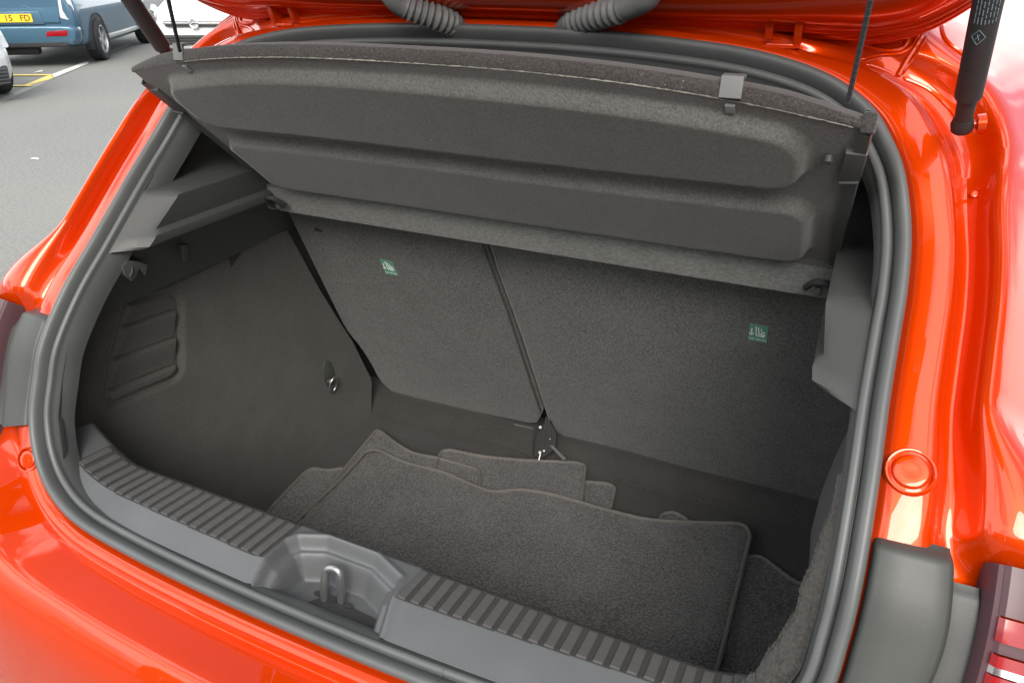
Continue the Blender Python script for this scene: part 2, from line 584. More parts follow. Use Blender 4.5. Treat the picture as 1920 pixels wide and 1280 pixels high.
jt = [LP[jq] + LN[jq] * u + LB[jq] * (v + .0004) for u, v in sp[2:22]]
tube('seal_joint', jt, .0011, 'rubber', seal, 6)
def at_loop(s):
    """frame on the loop at half-station s (right side)"""
    i = int(round(s * SUB))
    return LP[i], LN[i], LB[i]

# ================================================================== BOOT INTERIOR
ZF = .465
# ---- sill trim with the lock pocket
POCKET = [onZ(p, .818)[:2] for p in [(468, 1092), (500, 1052), (535, 1015), (560, 1004), (615, 1004), (705, 1037), (749, 1082), (742, 1100), (712, 1175)]]
POCKET += [np.array([POCKET[-1][0] + .01, .44]), np.array([POCKET[0][0] - .02, .44])]
INNER = [onZ(p, .785)[:2] for p in [(575, 1110), (615, 1055), (640, 1050), (700, 1078), (715, 1082), (690, 1120), (668, 1160)]]
def sill_front(x):   # seal side
    return .478 + .17 * np.maximum(0, np.abs(x) - .38) ** 1.3 + .02 * (x / .5) ** 2
def sill_back(x):
    return .587 - .0 * x + .28 * np.maximum(0, np.abs(x) - .44) ** 1.2
def sill_crest(x): return np.interp(x, [-.5, -.14, .06, .37, .5], [.36, .29, .44, .54, .56])
def sill_z(x):
    return .818 + 1.7 * np.maximum(0, np.abs(x) - .40) ** 2
nx = 330
xs = np.linspace(-.545, .545, nx)
tv = np.r_[np.linspace(0, 1, 70), 1.02, 1.05, 1.08, 1.10, 1.11]
V = np.zeros((nx, len(tv), 3))
for j, t in enumerate(tv):
    tt = min(t, 1)
    y = sill_front(xs) * (1 - tt) + sill_back(xs) * tt
    tcx = sill_crest(xs)
    z = sill_z(xs) + np.where(tt < tcx, -.009 + .013 * np.clip(tt / tcx, 0, 1), .004 - .007 * (tt - tcx) / (1 - tcx))
    if t > 1:
        k = (t - 1) / .11
        y = y + .010 * math.sin(min(1, k * 2) * math.pi / 2)
        z = z - np.array([.003, .010, .05, .15, .34])[list(tv).index(t) - 70]
    V[:, j] = np.stack([xs, y, z], 1)
d = sdf(V[:, :, 0], V[:, :, 1], POCKET)
dep = sstep(.003, -.008, d) * .018 + sstep(-.011, -.028, d) * .038
lip = .0022 * np.exp(-((d - .004) / .004) ** 2)
msk = (tv <= 1)[None, :]
V[:, :, 2] += np.where(msk, lip - dep, 0)
sill = gobj('sill_trim', V, 'sill', car, angle=75)
recalc(sill)
sill.data.materials.append(M['ribfield'])
for pol in sill.data.polygons:      # the field between the ribs gets a darker colour and rougher finish
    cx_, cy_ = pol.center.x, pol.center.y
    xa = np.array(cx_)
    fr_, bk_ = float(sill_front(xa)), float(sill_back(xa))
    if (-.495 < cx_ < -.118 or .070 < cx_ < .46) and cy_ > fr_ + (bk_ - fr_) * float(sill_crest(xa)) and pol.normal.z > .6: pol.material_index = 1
# ribs on both sides of the lock, one bar each
rib_me = None
def rib_mesh():
    bm = bmesh.new()
    bmesh.ops.create_cube(bm, size=1)
    for v in bm.verts: v.co = Vector((v.co.x * .0115, v.co.y * 1.0, v.co.z * .004))
    bmesh.ops.bevel(bm, geom=[e for e in bm.edges], offset=.0012, segments=1, affect='EDGES')
    me = bpy.data.meshes.new('rib')
    bm.to_mesh(me)
    bm.free()
    me.materials.append(M['ribs'])
    return me
rib_me = rib_mesh()
for x in list(np.arange(-.486, -.118, .0187)) + list(np.arange(.078, .455, .0187)):
    xa = np.array(x)
    tc_ = float(sill_crest(xa))
    fr_, bk_ = float(sill_front(xa)), float(sill_back(xa))
    y0 = fr_ + (bk_ - fr_) * tc_ + .002
    y1 = bk_ - .004
    o = bpy.data.objects.new('rib', rib_me)
    link(o, sill)
    o.location = (x, (y0 + y1) / 2, float(sill_z(np.array(x))) + .0016)
    o.scale = (1, y1 - y0, 1)
    o.rotation_euler = (-math.atan(.007 / (y1 - y0)), -math.atan(3.8 * max(0, abs(x) - .40)) * (1 if x > 0 else -1), 0)
# lock plate with holes and the striker loop
zc = .7675
plate = slab('lock_plate', [(-.075, .492, zc), (.045, .492, zc), (.040, .53, zc), (-.045, .535, zc)], (0, 0, 1), .004, 'black', car)
for q, (px, py) in enumerate([(598, 1112), (622, 1121), (652, 1134)]):
    c = onZ((px, py), zc + .0015)
    rr = [(math.cos(a) * .0075, math.sin(a) * .004) for a in np.linspace(0, 2 * math.pi, 13)[:-1]]
    slab('bolt_hole', [(c[0] + a, c[1] + b, c[2]) for a, b in rr], (0, 0, 1), .001, 'interior_shadow', plate)
sa, sb = onZ((607, 1123), zc), onZ((640, 1126), zc)
tp = onX((629, 1066), (sa[0] + sb[0]) / 2 + .004)
loop = cr([sa - [0, 0, .01], sa * .55 + np.array([sa[0], tp[1], tp[2]]) * .45, (sa * .12 + np.array([sa[0] + .003, tp[1], tp[2]]) * .88),
           tp, (sb * .12 + np.array([sb[0] - .001, tp[1], tp[2]]) * .88), sb * .55 + np.array([sb[0], tp[1], tp[2]]) * .45, sb - [0, 0, .01]], 6)
tube('striker', loop, .0056, 'dullmetal', car, 10)

# ---- seat backs
SA, SB = np.array([0, 1.115, 1.06]), np.array([0, 1.387, .465])
SD = (SB - SA) / np.linalg.norm(SB - SA)
SNn = np.cross(SD, [1, 0, 0])
if SNn[1] > 0: SNn = -SNn
def seat(p): return onP(p, SA, SNn)
def seatxz(x, z):
    t = (z - SA[2]) / (SB[2] - SA[2])
    return np.array([x, SA[1] + (SB[1] - SA[1]) * t, z])
def seat_back(out, radii, name, label):
    P = rounded(out, radii, 5)
    P = resample(P, 90, True)
    o = slab(name, P, SNn, .07, 'seat', car, bev=.006, angle=60)
    o['label'] = label
    return o
L_out = [seatxz(-.548, 1.12), seatxz(-.104, 1.12), seat((905, 448)), seat((960, 600)), seat((1017, 772)), seat((1005, 797)), seat((870, 768)), seat((742, 741)), seat((712, 716)), seat((695, 682)), seat((676, 652)), seat((648, 620))]
s1 = seat_back(L_out, [.01, .01, 0, 0, .012, .012, .05, .02, .03, .03, .02, .03], 'seat_back', 'narrow left rear seat back in dark carpet')
R_out = [seatxz(-.094, 1.12), seatxz(.60, 1.12), seatxz(.60, .465), seat((1555, 965)), seat((1300, 893)), seat((1045, 816)), seat((1031, 790)), seat((975, 620)), seat((915, 450))]
s2 = seat_back(R_out, [.01, .01, .01, 0, 0, .015, .02, 0, 0], 'seat_back', 'wide right rear seat back in dark carpet')
# piped edges along the split
tube('edge_trim', [seat((901, 446)) + SNn * .001, seat((955, 590)) + SNn * .001, seat((1014, 770)) + SNn * .001], .0022, 'plastic', s1, 6)
tube('edge_trim', [seat((919, 452)) + SNn * .001, seat((934, 500)) + SNn * .0015, seat((980, 628)) + SNn * .001, seat((1031, 788)) + SNn * .001], .0018, 'felt_strip', s2, 6)
slab('gap_web', [seatxz(-.115, 1.12) - SNn * .045, seatxz(-.085, 1.12) - SNn * .045, seatxz(-.04, .47) - SNn * .045, seatxz(-.11, .47) - SNn * .045], SNn, .01, 'black', s1)
tube('edge_trim', [seat((909, 447)) - SNn * .012, seat((962, 590)) - SNn * .012, seat((1020, 770)) - SNn * .012], .0025, 'plastic', s1, 6)
# tiny slot near the shelf hinge
c = seat((597, 431))
slab('slot', [c + np.array([a * .010, 0, 0]) - SD * b * .004 + SNn * .0012 for a, b in [(math.cos(t), math.sin(t) - .5 * math.cos(t)) for t in np.linspace(0, 6.283, 13)[:-1]]], SNn, .002, 'interior_shadow', s1)
# green tether labels with their white print
def tether(px, sz, parent, lab):
    c = seat(px) + SNn * .0006
    ex, ey = np.array([1., 0, 0]), -SD
    q = lambda a, b, h=.0008: c + ex * a * sz + ey * b * sz * 1.4 + SNn * h
    o = slab('tether_label', [q(-.5, -.5), q(.5, -.5), q(.5, .5), q(-.5, .5)], SNn, .001, 'green', parent)
    text_mesh('lettering', 'TOP TETHER', sz * .17, q(0, -.36, .0012), ex, ey, 'white', o, .0001)
    def line(name, pts, r=.0007): tube(name, [q(a, b, .0011) for a, b in pts], r, 'white', o, 5)
    line('anchor_mark', [(-.36, .24), (-.36, -.10)])
    line('anchor_mark', [(-.46, .0), (-.42, -.09), (-.36, -.13), (-.30, -.09), (-.26, .0)])
    line('anchor_mark', [(-.40, .20), (-.32, .20)])
    line('seat_mark', [(-.14, .40), (-.10, -.10), (.34, -.14)], .0009)
    line('seat_mark', [(-.02, .36), (.04, .02), (.36, -.04)], .0009)
    line('seat_mark', [(.14, .30), (.17, .12), (.36, .10)], .0007)
    return o
tether((730, 501), .030, s1, 'left')
tether((1422, 624), .030, s2, 'right')

# ---- shelf-high bulkhead behind the seats, floor and carpets
slab('bulkhead', [(-.66, 1.52, .40), (.66, 1.52, .40), (.56, 1.36, 1.40), (-.56, 1.36, 1.40)], (0, -1, 0), .02, 'interior_shadow', car)
slab('under_seat_board', [(-.66, 1.48, .40), (.66, 1.48, .40), (.66, 1.44, .60), (-.66, 1.44, .60)], (0, -1, 0), .02, 'interior_shadow', car)
for sg in (1, -1):      # dark backing boards added to close light gaps behind the linings, cabin roof
    slab('quarter_inner', [(sg * .605, .80, .40), (sg * .605, 1.55, .40), (sg * .54, 1.55, 1.38), (sg * .54, 1.10, 1.38), (sg * .60, .86, 1.05)], (-sg, 0, 0), .01, 'interior_shadow', car)
slab('roof_lining', [(-.50, 1.05, 1.40), (.50, 1.05, 1.40), (.52, 1.60, 1.40), (-.52, 1.60, 1.40)], (0, 0, -1), .01, 'interior_shadow', car)
nx, ny = 60, 60
X = np.linspace(-.66, .66, nx)
ft = np.r_[np.linspace(.56, 1.26, 40), np.linspace(1.28, 1.44, 24)]
V = np.zeros((nx, len(ft), 3))
for j, y in enumerate(ft):
    zz = ZF + .035 * sstep(1.29, 1.36, np.full(nx, y)) + .0022 * np.sin(X * 17 + y * 9) * sstep(.9, 1.3, np.full(nx, y))
    V[:, j] = np.stack([X, np.full(nx, y), zz], 1)
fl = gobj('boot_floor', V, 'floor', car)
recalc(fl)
# loose carpet flaps bridging floor and seats
def flap(pts_top, pts_bot, lab):
    T = resample(cr(pts_top, 6), 40)
    B = resample(cr(pts_bot, 6), 40)
    V = np.zeros((40, 9, 3))
    for j, t in enumerate(np.linspace(0, 1, 9)):
        V[:, j] = T * (1 - t) + B * t
        V[:, j, 2] += .006 * math.sin(t * math.pi) + .0015 * np.sin(np.linspace(0, 11, 40)) * math.sin(t * math.pi)
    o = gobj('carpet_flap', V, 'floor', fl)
    so = o.modifiers.new('solid', 'SOLIDIFY')
    so.thickness = .003
    return o
zt = .505
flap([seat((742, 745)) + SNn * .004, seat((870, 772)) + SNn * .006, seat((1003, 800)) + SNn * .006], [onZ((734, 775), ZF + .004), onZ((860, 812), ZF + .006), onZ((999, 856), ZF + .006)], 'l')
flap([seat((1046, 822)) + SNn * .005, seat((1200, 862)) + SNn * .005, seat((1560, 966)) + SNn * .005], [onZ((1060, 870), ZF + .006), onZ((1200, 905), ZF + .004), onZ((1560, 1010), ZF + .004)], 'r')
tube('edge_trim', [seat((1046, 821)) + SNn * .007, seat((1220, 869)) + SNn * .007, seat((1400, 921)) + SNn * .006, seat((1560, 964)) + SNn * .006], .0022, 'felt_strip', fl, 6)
# centre hinge bracket between the seats, its near-black sheet standing for the shaded opening
BA, BB = seat((1024, 782)) + SNn * .004, onZ((1008, 859), ZF + .016)
BN = np.cross(BB - BA, [1., 0, 0])
BN = BN / np.linalg.norm(BN)
if BN[1] > 0: BN = -BN
def brk(p, h=0.): return onP(p, BA + BN * h, BN)
br = slab('seat_hinge_bracket', [brk(p, .006) for p in ((1020, 795), (1024, 780), (1043, 810), (1042, 836), (1030, 850), (1012, 860), (1001, 852), (1006, 815))], BN, .004, 'interior_shadow', car)
tube('bracket_edge', [brk((1024, 781), .010), brk((1020, 815), .010), brk((1016, 848), .010)], .0014, 'metal', br, 6)
for p, r in (((1014, 801), .0045), ((1013, 848), .0042), ((1032, 823), .0016), ((1021, 845), .003)):
    c = brk(p, .010)
    tube('bolt', [c, c + BN * .004], [r, r * .8], 'metal', br, 8)
tube('bolt_shank', [brk((1013, 850), .012), brk((1010, 862), .012)], .0022, 'metal', br, 7)
slab('bracket_arm', [brk((1030, 835), .012), brk((1036, 834), .012), brk((1062, 860), .012), brk((1056, 862), .012)], BN, .003, 'plastic', br)
# ---- side linings (carpet) built on the left, mirrored to the right
WP = np.array([-.528, 1.391, .465])
WQ = np.array([-.56, .917, .465])
WR = seat((555, 447))
WN = np.cross(WQ - WP, WR - WP)
WN = WN / np.linalg.norm(WN)
if WN[0] < 0: WN = -WN
def wall(p): return onP(p, WP, WN)
def wall_x(y, z): return WP[0] - ((y - WP[1]) * WN[1] + (z - WP[2]) * WN[2]) / WN[0]
def seal_in(z, u=-.0275, v=-.026):
    """inner edge of the seal, left side, at height z"""
    H = HALF[5:17]
    i = np.argsort(H[:, 2])
    x = np.interp(z, H[i, 2], H[i, 0])
    y = np.interp(z, H[i, 2], H[i, 1])
    return -(x + u), y - v * .72
VENT = rounded([wall(p)[1:] for p in [(236, 562), (326, 543), (343, 560), (343, 692), (330, 714), (212, 764), (194, 752), (203, 690)]], .012, 4)
LIM = [1.367, 1.326, 1.298, 1.272, 1.245, 1.196, 1.153, 1.132]
def lining(side):
    zs = np.r_[np.linspace(.44, .78, 20), np.linspace(.79, 1.003, 170)]
    us = np.r_[0, .01, .02, .035, .05, np.linspace(.062, .40, 190), np.linspace(.42, .86, 14)]
    V = np.zeros((len(us), len(zs), 3))
    for j, z in enumerate(zs):
        sx, sy = seal_in(max(z, .86))
        if z < .86: sx, sy = sx, sy - (.86 - z) * .2
        y = np.minimum(sy + us, np.interp(z, [.44, .538, .613, .684, .738, .844, .952, 1.003], LIM))
        wx = wall_x(y, z)
        k = sstep(0, .075, us)
        V[:, j] = np.stack([sx * (1 - k) + wx * k, y, np.full(len(us), z)], 1)
    # pressed ventilation panel: sunk field with three sloping louvres
    dd = sdf(V[:, :, 1], V[:, :, 2], VENT)
    a, b = VENT.min(0), VENT.max(0)
    sl = (V[:, :, 2] - 1.0) + .10 * (V[:, :, 1] - .75)
    ph = (sl + .30) / .050
    saw = ph - np.floor(ph)
    lou = (.008 * sstep(0, .10, 1 - saw) * (1 - .8 * sstep(.1, 1, 1 - saw)) - .006 * np.exp(-((1 - saw) / .06) ** 2)) * sstep(-.008, -.016, dd)
    off = -.010 * sstep(.0005, -.0045, dd) - .004 * np.exp(-(dd / .004) ** 2) + 1.5 * lou
    off = off - (.007 * np.exp(-((us - .078) / .006) ** 2))[:, None]
    V += WN[None, None] * off[:, :, None]
    # shallow bulge of the wheel housing
    q = np.exp(-(((V[:, :, 1] - 1.0) / .25) ** 2 + ((V[:, :, 2] - .62) / .16) ** 2)) * .010
    V += WN[None, None] * q[:, :, None]
    if side > 0: V = V * np.array([-1, 1, 1])
    o = gobj('side_lining', V, 'side', car, angle=70)
    return recalc(o)
lin_l = lining(-1)
lin_l['label'] = 'left carpet lining of the boot with pressed louvre panel'
lin_r = lining(1)
lin_r['label'] = 'right carpet lining of the boot, mostly hidden'
# near-black sheet standing in for the shade where the lining meets the seat
slab('gap_shade', [seat((640, 600)) - SNn * .05 + np.array([-.05, 0, 0]), seat((700, 640)) - SNn * .05, seat((760, 745)) - SNn * .04, seat((735, 775)) - SNn * .03 + np.array([-.06, 0, 0])], SNn, .01, 'interior_shadow', car)
# lashing ring on its recessed plate
c = wall((612, 700)) + WN * .006
wy = np.array([0., 1, 0]) - WN * WN[1]
wz = np.cross(WN, wy)
wy, wz = wy / np.linalg.norm(wy), wz / np.linalg.norm(wz)
if wz[2] < 0: wz = -wz
ell = lambda c, a, b, n=20, h=0.: [c + wy * a * math.cos(t) + wz * b * math.sin(t) + WN * h for t in np.linspace(0, 2 * math.pi, n + 1)[:-1]]
pl = slab('ring_plate', ell(c + WN * .001, .020, .034), WN, .008, 'plastic', car, bev=.003)
cc = c - wz * .018
tube('lashing_ring', [cc + wy * .013 * math.cos(t) + wz * (.020 * math.sin(t) - .008) + WN * (.010 + .006 * math.sin(t)) for t in np.linspace(0, 6.283, 22)[:-1]], .0026, 'dullmetal', pl, 8, True)
box('ring_catch', cc + WN * .008 + wz * .008 - wy * .012, (.008, .012, .012), 'metal', pl, .3)

# ---- upper plastic trims with the shelf ledge
def trim(side):
    rows = [  # z, depth x, x at the ledge field
        (1.372, .455), (1.345, .49), (1.31, .528), (1.27, .552), (1.235, .562), (1.210, .560), (1.196, .550), (1.188, .530), (1.184, .500), (1.181, .480), (1.177, .4710), (1.173, .4705), (1.134, .4790), (1.128, .4715), (1.124, .4705), (1.114, .4730), (1.110, .482), (1.106, .515), (1.075, .540), (1.03, .560), (.998, .572)]
    us = np.array([0, .002, .006, .012, .018, .022, .026, .032, .042, .052, .062, .072, .12, .20, .30, .42, .56, .74])
    V = np.zeros((len(us), len(rows), 3))
    for j, (z, x) in enumerate(rows):
        sx, sy = seal_in(z, -.0265, -.022)
        yy = sy + us
        led = .470 <= x < .518 and z < 1.183
        k = np.clip(us / .032, 0, 1) if led else sstep(.018, .072, us)
        V[:, j] = np.stack([sx * (1 - k) - x * k, yy, np.full(len(us), z)], 1)
    if side > 0: V = V * np.array([-1, 1, 1])
    o = gobj('side_trim', V, 'plastic', car, angle=33)
    recalc(o)
    return o
tl = trim(-1)
tl['label'] = 'left grey plastic boot trim with shelf ledge'
trr = trim(1)
trr['label'] = 'right grey plastic boot trim with shelf ledge'
def wx2(p, x=-.553): return onX(p, x)
hk = [wx2(p, -.512) for p in ((266, 492), (240, 489), (229, 499), (233, 516), (248, 528), (256, 521), (262, 505), (274, 518), (278, 496))]
bh = slab('bag_hook', hk, (1, -.3, 0), .03, 'plastic', tl, bev=.002)
tube('hook_rim', [wx2((247, 500), -.5105), wx2((248, 510), -.5105), wx2((243, 519), -.5105)], .0014, 'plastic', bh, 6)
slab('catch_tab', [wx2((342, 460), -.53), wx2((353, 458), -.53), wx2((354, 490), -.535), wx2((344, 492), -.535)], (1, -.2, 0), .012, 'plastic', tl, bev=.002)
# headlining strip under the top seal
hs = []
for x in np.linspace(-.44, .44, 40):
    z0 = np.interp(abs(x), HALF[:6, 0], HALF[:6, 2])
    y0 = np.interp(abs(x), HALF[:6, 0], HALF[:6, 1])
    hs.append([(x, y0 - .006, z0 - .030), (x, y0 + .002, z0 - .040), (x, y0 + .03, z0 - .046), (x, y0 + .25, z0 - .03)])
recalc(gobj('headliner', np.array(hs), 'plastic', car))

# ---- dusty carpet strip on the right beside the seal
def fuzz_w(s): return .002 + .014 * float(sstep(11.9, 13.8, np.array(s))) + .014 * float(sstep(14.0, 15.4, np.array(s))) + .0008 * math.sin(s * 7)
fz = []
for s in np.linspace(11.9, 16.5, 110):
    p, n, b = LP[int(s * SUB)], LN[int(s * SUB)], LB[int(s * SUB)]
    wd = fuzz_w(s)
    j_ = rng.uniform(-.0008, .0008)
    fz.append([p - n * .0262 - b * .016, p - n * .0285 - b * .022, p - n * (.029 + wd * .5) - b * (.024 + wd * .35), p - n * (.029 + wd * .9 + j_) - b * (.026 + wd * .8), p - n * (.030 + wd + j_) - b * (.034 + wd), p - n * (.026 + wd) - b * (.08 + wd)])
recalc(gobj('edge_carpet', np.array(fz), 'fuzz', car, angle=80))
fb_v, fb_f = [], []
for k in range(520):        # short loose fibres along that raw edge
    s = rng.uniform(12.4, 15.6)
    i = int(s * SUB)
    p, n, b = LP[i], LN[i], LB[i]
    wd = fuzz_w(s)
    o_ = p - n * (.029 + wd * .95) - b * (.028 + wd * .9) + np.cross(n, b) * rng.uniform(-.006, .006)
    d_ = -n * rng.uniform(.001, .0035) + b * rng.uniform(-.001, .003) + np.cross(n, b) * rng.uniform(-.003, .003)
    e_ = np.cross(d_, b)
    e_ = e_ / np.linalg.norm(e_) * .0004
    q0 = len(fb_v)
    fb_v += [o_ - e_, o_ + e_, o_ + d_]
    fb_f.append((q0, q0 + 1, q0 + 2))
fb = mesh('edge_fibres', fb_v, fb_f, 'fuzz', car, smooth=False)
fb['kind'] = 'stuff'

# ---- tail-lamp covers, lamps
def frame_at(q):
    i = int(q)
    t = q - i
    return LP[i] * (1 - t) + LP[i + 1] * t, LN[i] * (1 - t) + LN[i + 1] * t, LB[i] * (1 - t) + LB[i + 1] * t
def strip_mesh(s0, s1, prof, side, n=40):
    V = np.zeros((n, len(prof), 3))
    for a, q in enumerate(np.linspace(s0 * SUB, s1 * SUB, n)):
        p_, n_, b_ = frame_at(q)
        for k, (u, v) in enumerate(prof): V[a, k] = p_ + n_ * u + b_ * v
    if side < 0: V = V * np.array([-1, 1, 1])
    return V
def shell(prof, s0, s1, sd_, shoulder, bulge, n=60):
    V = strip_mesh(s0, s1, prof, sd_, n)
    mir = np.array([sd_, 1, 1])
    for a in range(n):
        t = a / (n - 1)
        p_, n_, b_ = frame_at(np.linspace(s0 * SUB, s1 * SUB, n)[a])
        sh_ = shoulder * (1 - float(sstep(0, .07, np.array(t))))
        for k, (u, v) in enumerate(prof):
            wgt = np.clip((u - prof[0][0]) / (prof[-1][0] - prof[0][0]), 0, 1)
            V[a, k] += (n_ * bulge * wgt ** 2 * math.sin(math.pi * min(1, .12 + t * .95)) - b_ * sh_) * mir
    return V
for sd_, lab in ((1, 'right'), (-1, 'left')):
    V = shell([(.004, -.020), (.0042, .000), (.006, .005), (.010, .0072), (.030, .0066), (.050, .004), (.060, .001), (.0635, -.002), (.0645, -.010)], 12.45, 15.1, sd_, .017, .010)
    o = recalc(gobj('lamp_cover', V, 'cover', car, angle=50))
    o['label'] = lab + ' grey plastic tail lamp cover beside the boot opening'
    V = shell([(.056, -.016), (.064, -.0105), (.080, -.0115), (.0915, -.013), (.0925, -.03)], 12.78, 15.05, sd_, .004, .004)
    recalc(gobj('cover_flank', V, 'plastic', o, angle=50))
# tail lamps at the outer corners (right one seen at the picture edge)
for sd_, lab in ((1, 'right'), (-1, 'left')):
    base = bpy.data.objects.new('tail_lamp', None)
    pr = [(.093, -.035), (.095, -.006), (.100, .004), (.106, .006)]
    V = strip_mesh(12.5, 15.6, pr, sd_, 40)
    lp = gobj('tail_lamp', V, 'lampclear', car, angle=40)
    recalc(lp)
    lp['label'] = lab + ' tail lamp with red and clear lens bands'
    for nm, s0, s1, m, dv in (('clear_lens', 12.5, 12.98, 'lampclear', .010), ('red_lens', 13.0, 13.27, 'redlens', .013), ('clear_lens', 13.28, 13.42, 'lampclear', .009), ('red_lens', 13.43, 13.58, 'redlens', .013), ('chrome_band', 13.59, 13.69, 'chrome', .009), ('red_lens', 13.70, 15.55, 'redlens', .011)):
        V = strip_mesh(s0, s1, [(.103, -.02), (.104, dv - .004), (.108, dv), (.135, dv - .002), (.175, -.012), (.21, -.05), (.23, -.12)], sd_, 10)
        recalc(gobj(nm, V, m, lp, angle=35))
# rubber-stop dimples: raised ring and dome on the painted flange
def dimple(s, u, side, r=.021):
    i = int(s * SUB)
    c = LP[i] + LN[i] * u + LB[i] * -.002
    t = np.cross(LN[i], LB[i])
    prof = [(1.16, -.002), (1.08, .0012), (1.0, .0010), (.95, -.004), (.89, -.006), (.84, -.004), (.80, .0006), (.74, .0016), (.68, .0018), (.3, .0016), (0.001, .0015)]
    V = np.zeros((len(prof), 32, 3))
    for a, (q, h) in enumerate(prof):
        for k in range(32):
            th = 2 * math.pi * k / 32
            V[a, k] = c + (LN[i] * math.cos(th) + t * math.sin(th)) * r * q + LB[i] * (h + .001)
    if side < 0: V = V * np.array([-1, 1, 1])
    recalc(gobj('stop_dimple', V, 'red', car, cv=True, angle=60))
dimple(11.86, .0255, 1, .0195)
dimple(15.95, .019, -1, .016)
# pressed folds in the gutter of the upper corners
from mathutils.bvhtree import BVHTree
_v, _f = grid(BS, True, False)
BVH = BVHTree.FromPolygons([tuple(map(float, q)) for q in _v], _f)
def on_body(p):
    d = ray(p)
    d = d / np.linalg.norm(d)
    hit, nrm, _, _ = BVH.ray_cast(Vector(CAM), Vector(d))
    return np.array(hit) if hit is not None else onY(p, .95)
for sg in (1, -1):
    mir = np.array([sg, 1, 1])
    def gp(s, u, v): i = int(s * SUB); return (LP[i] + LN[i] * u + LB[i] * v) * mir
    for trk, rad in (([(1600, 70), (1640, 92), (1683, 94), (1700, 80), (1704, 56)], .0032), ([(1612, 112), (1650, 104), (1690, 100), (1712, 84), (1722, 60)], .0026), ([(1622, 120), (1655, 131), (1682, 145)], .0022), ([(1682, 145), (1700, 113), (1722, 78), (1740, 50)], .0036),
                     ([(1690, 141), (1716, 104), (1738, 68)], .0022), ([(1766, 46), (1774, 76), (1800, 98), (1818, 112)], .0034), ([(1690, 146), (1740, 168), (1780, 205), (1805, 240)], .0026)):
        P = cr([on_body(p) * mir for p in trk], 6)
        r_ = np.full(len(P), rad)
        r_[0] = r_[-1] = rad * .3
        tube('gutter_fold', P, r_, 'red', body, 8)
    for s, u in ((7.3, .070), (8.1, .080)):
        c = gp(s, u, -.033)
        nb = LB[int(s * SUB)] * mir
        tube('drain_plug', [c, c + nb * .0015, c + nb * .002], [.0035, .0035, .002], 'red', body, 12)

# ---- tailgate, swung open above the boot
tg = np.zeros((81, 0, 3))
prof = [(1.140, 1.4480), (1.070, 1.4290), (1.032, 1.4185), (1.022, 1.4160), (1.016, 1.4165), (1.013, 1.4200), (1.0125, 1.4222), (1.006, 1.4212), (1.002, 1.4225), (1.000, 1.4262), (.9995, 1.4285), (.994, 1.4275), (.990, 1.4288), (.988, 1.4325), (.9875, 1.4350),
        (.965, 1.4395), (.945, 1.4480), (.90, 1.500), (.82, 1.585), (.80, 1.600), (.79, 1.600)]
X = np.linspace(-.56, .56, 81)
V = np.zeros((81, len(prof), 3))
for i, x in enumerate(X):
    e = max(0, abs(x) - .40) / .16
    for j, (y, z) in enumerate(prof): V[i, j] = (x * (1 - .02 * e), y - .05 * e ** 2 - .010 * (x / .5) ** 2, z - .008 * (x / .5) ** 2 + .050 * e ** 3)
tgt = gobj('tailgate', V, 'red', car, angle=35)
recalc(tgt)
tgt['label'] = 'raised orange red tailgate above the boot'
s_ = tgt.modifiers.new('sub', 'SUBSURF')
s_.levels = s_.render_levels = 1
fr0, fr1 = np.array([0, .80, 1.60]), np.array([0, .12, 2.16])
def tgp(x, t, h=0.):   # point on the raised tailgate, t 0 hinge side to 1 rear edge
    d = fr1 - fr0
    nrm = np.array([0, d[2], -d[1]]) / np.linalg.norm(d)
    return fr0 + d * t + np.array([x, 0, 0]) + nrm * (h + .05 * math.sin(t * math.pi))
def rail(name, pts, m, th=.035):
    P = np.array(pts)
    o = slab(name, P, (0, .63, .77), th, m, tgt, bev=.004)
    return o
for sg in (1, -1):
    rail('window_rail', [tgp(sg * .60, 0), tgp(sg * .70, .5), tgp(sg * .50, .5), tgp(sg * .45, 0)], 'red')
rail('glass', [tgp(-.46, 0, .01), tgp(.46, 0, .01), tgp(.49, .5, .01), tgp(-.49, .5, .01)], 'thinglass', .006)
rail('inner_panel', [tgp(-.60, .49), tgp(.60, .49), tgp(.58, .85), tgp(.48, 1), tgp(-.48, 1), tgp(-.58, .85)], 'plastic', .05)
rail('outer_skin', [tgp(-.72, .47, .04), tgp(.72, .47, .04), tgp(.70, .86, .04), tgp(.58, 1.03, .04), tgp(-.58, 1.03, .04), tgp(-.70, .86, .04)], 'red', .03)
# hinge straps
for sg in (1, -1):
    mir = np.array([sg, 1, 1])
    h = slab('hinge_strap', np.array([(.345, .972, 1.4165), (.354, .972, 1.4165), (.354, .955, 1.475), (.345, .955, 1.475)]) * mir, (0, -1, 0), .02, 'red', car, bev=.001)
    slab('strap_flange', np.array([(.378, .968, 1.4085), (.3865, .968, 1.4085), (.3865, .945, 1.475), (.378, .945, 1.475)]) * mir, (0, -1, 0), .026, 'red', h, bev=.001)
    box('hinge_barrel', np.array([.364, .952, 1.4565]) * mir, (.030, .018, .012), 'red', h, .3)
    box('hinge_barrel', np.array([.364, .958, 1.441]) * mir, (.026, .014, .007), 'red', h, .3)
    box('hinge_foot', np.array([.366, .972, 1.4105]) * mir, (.034, .010, .005), 'red', h, .3)
    for q in (.338, .392):
        c = np.array([q, .950, 1.461]) * mir
        tube('hinge_bolt', [c, c + np.array([0, -.008, .002]), c + np.array([0, -.010, .002])], [.0055, .0055, .003], 'fray' if 0 else 'chrome', h, 8)
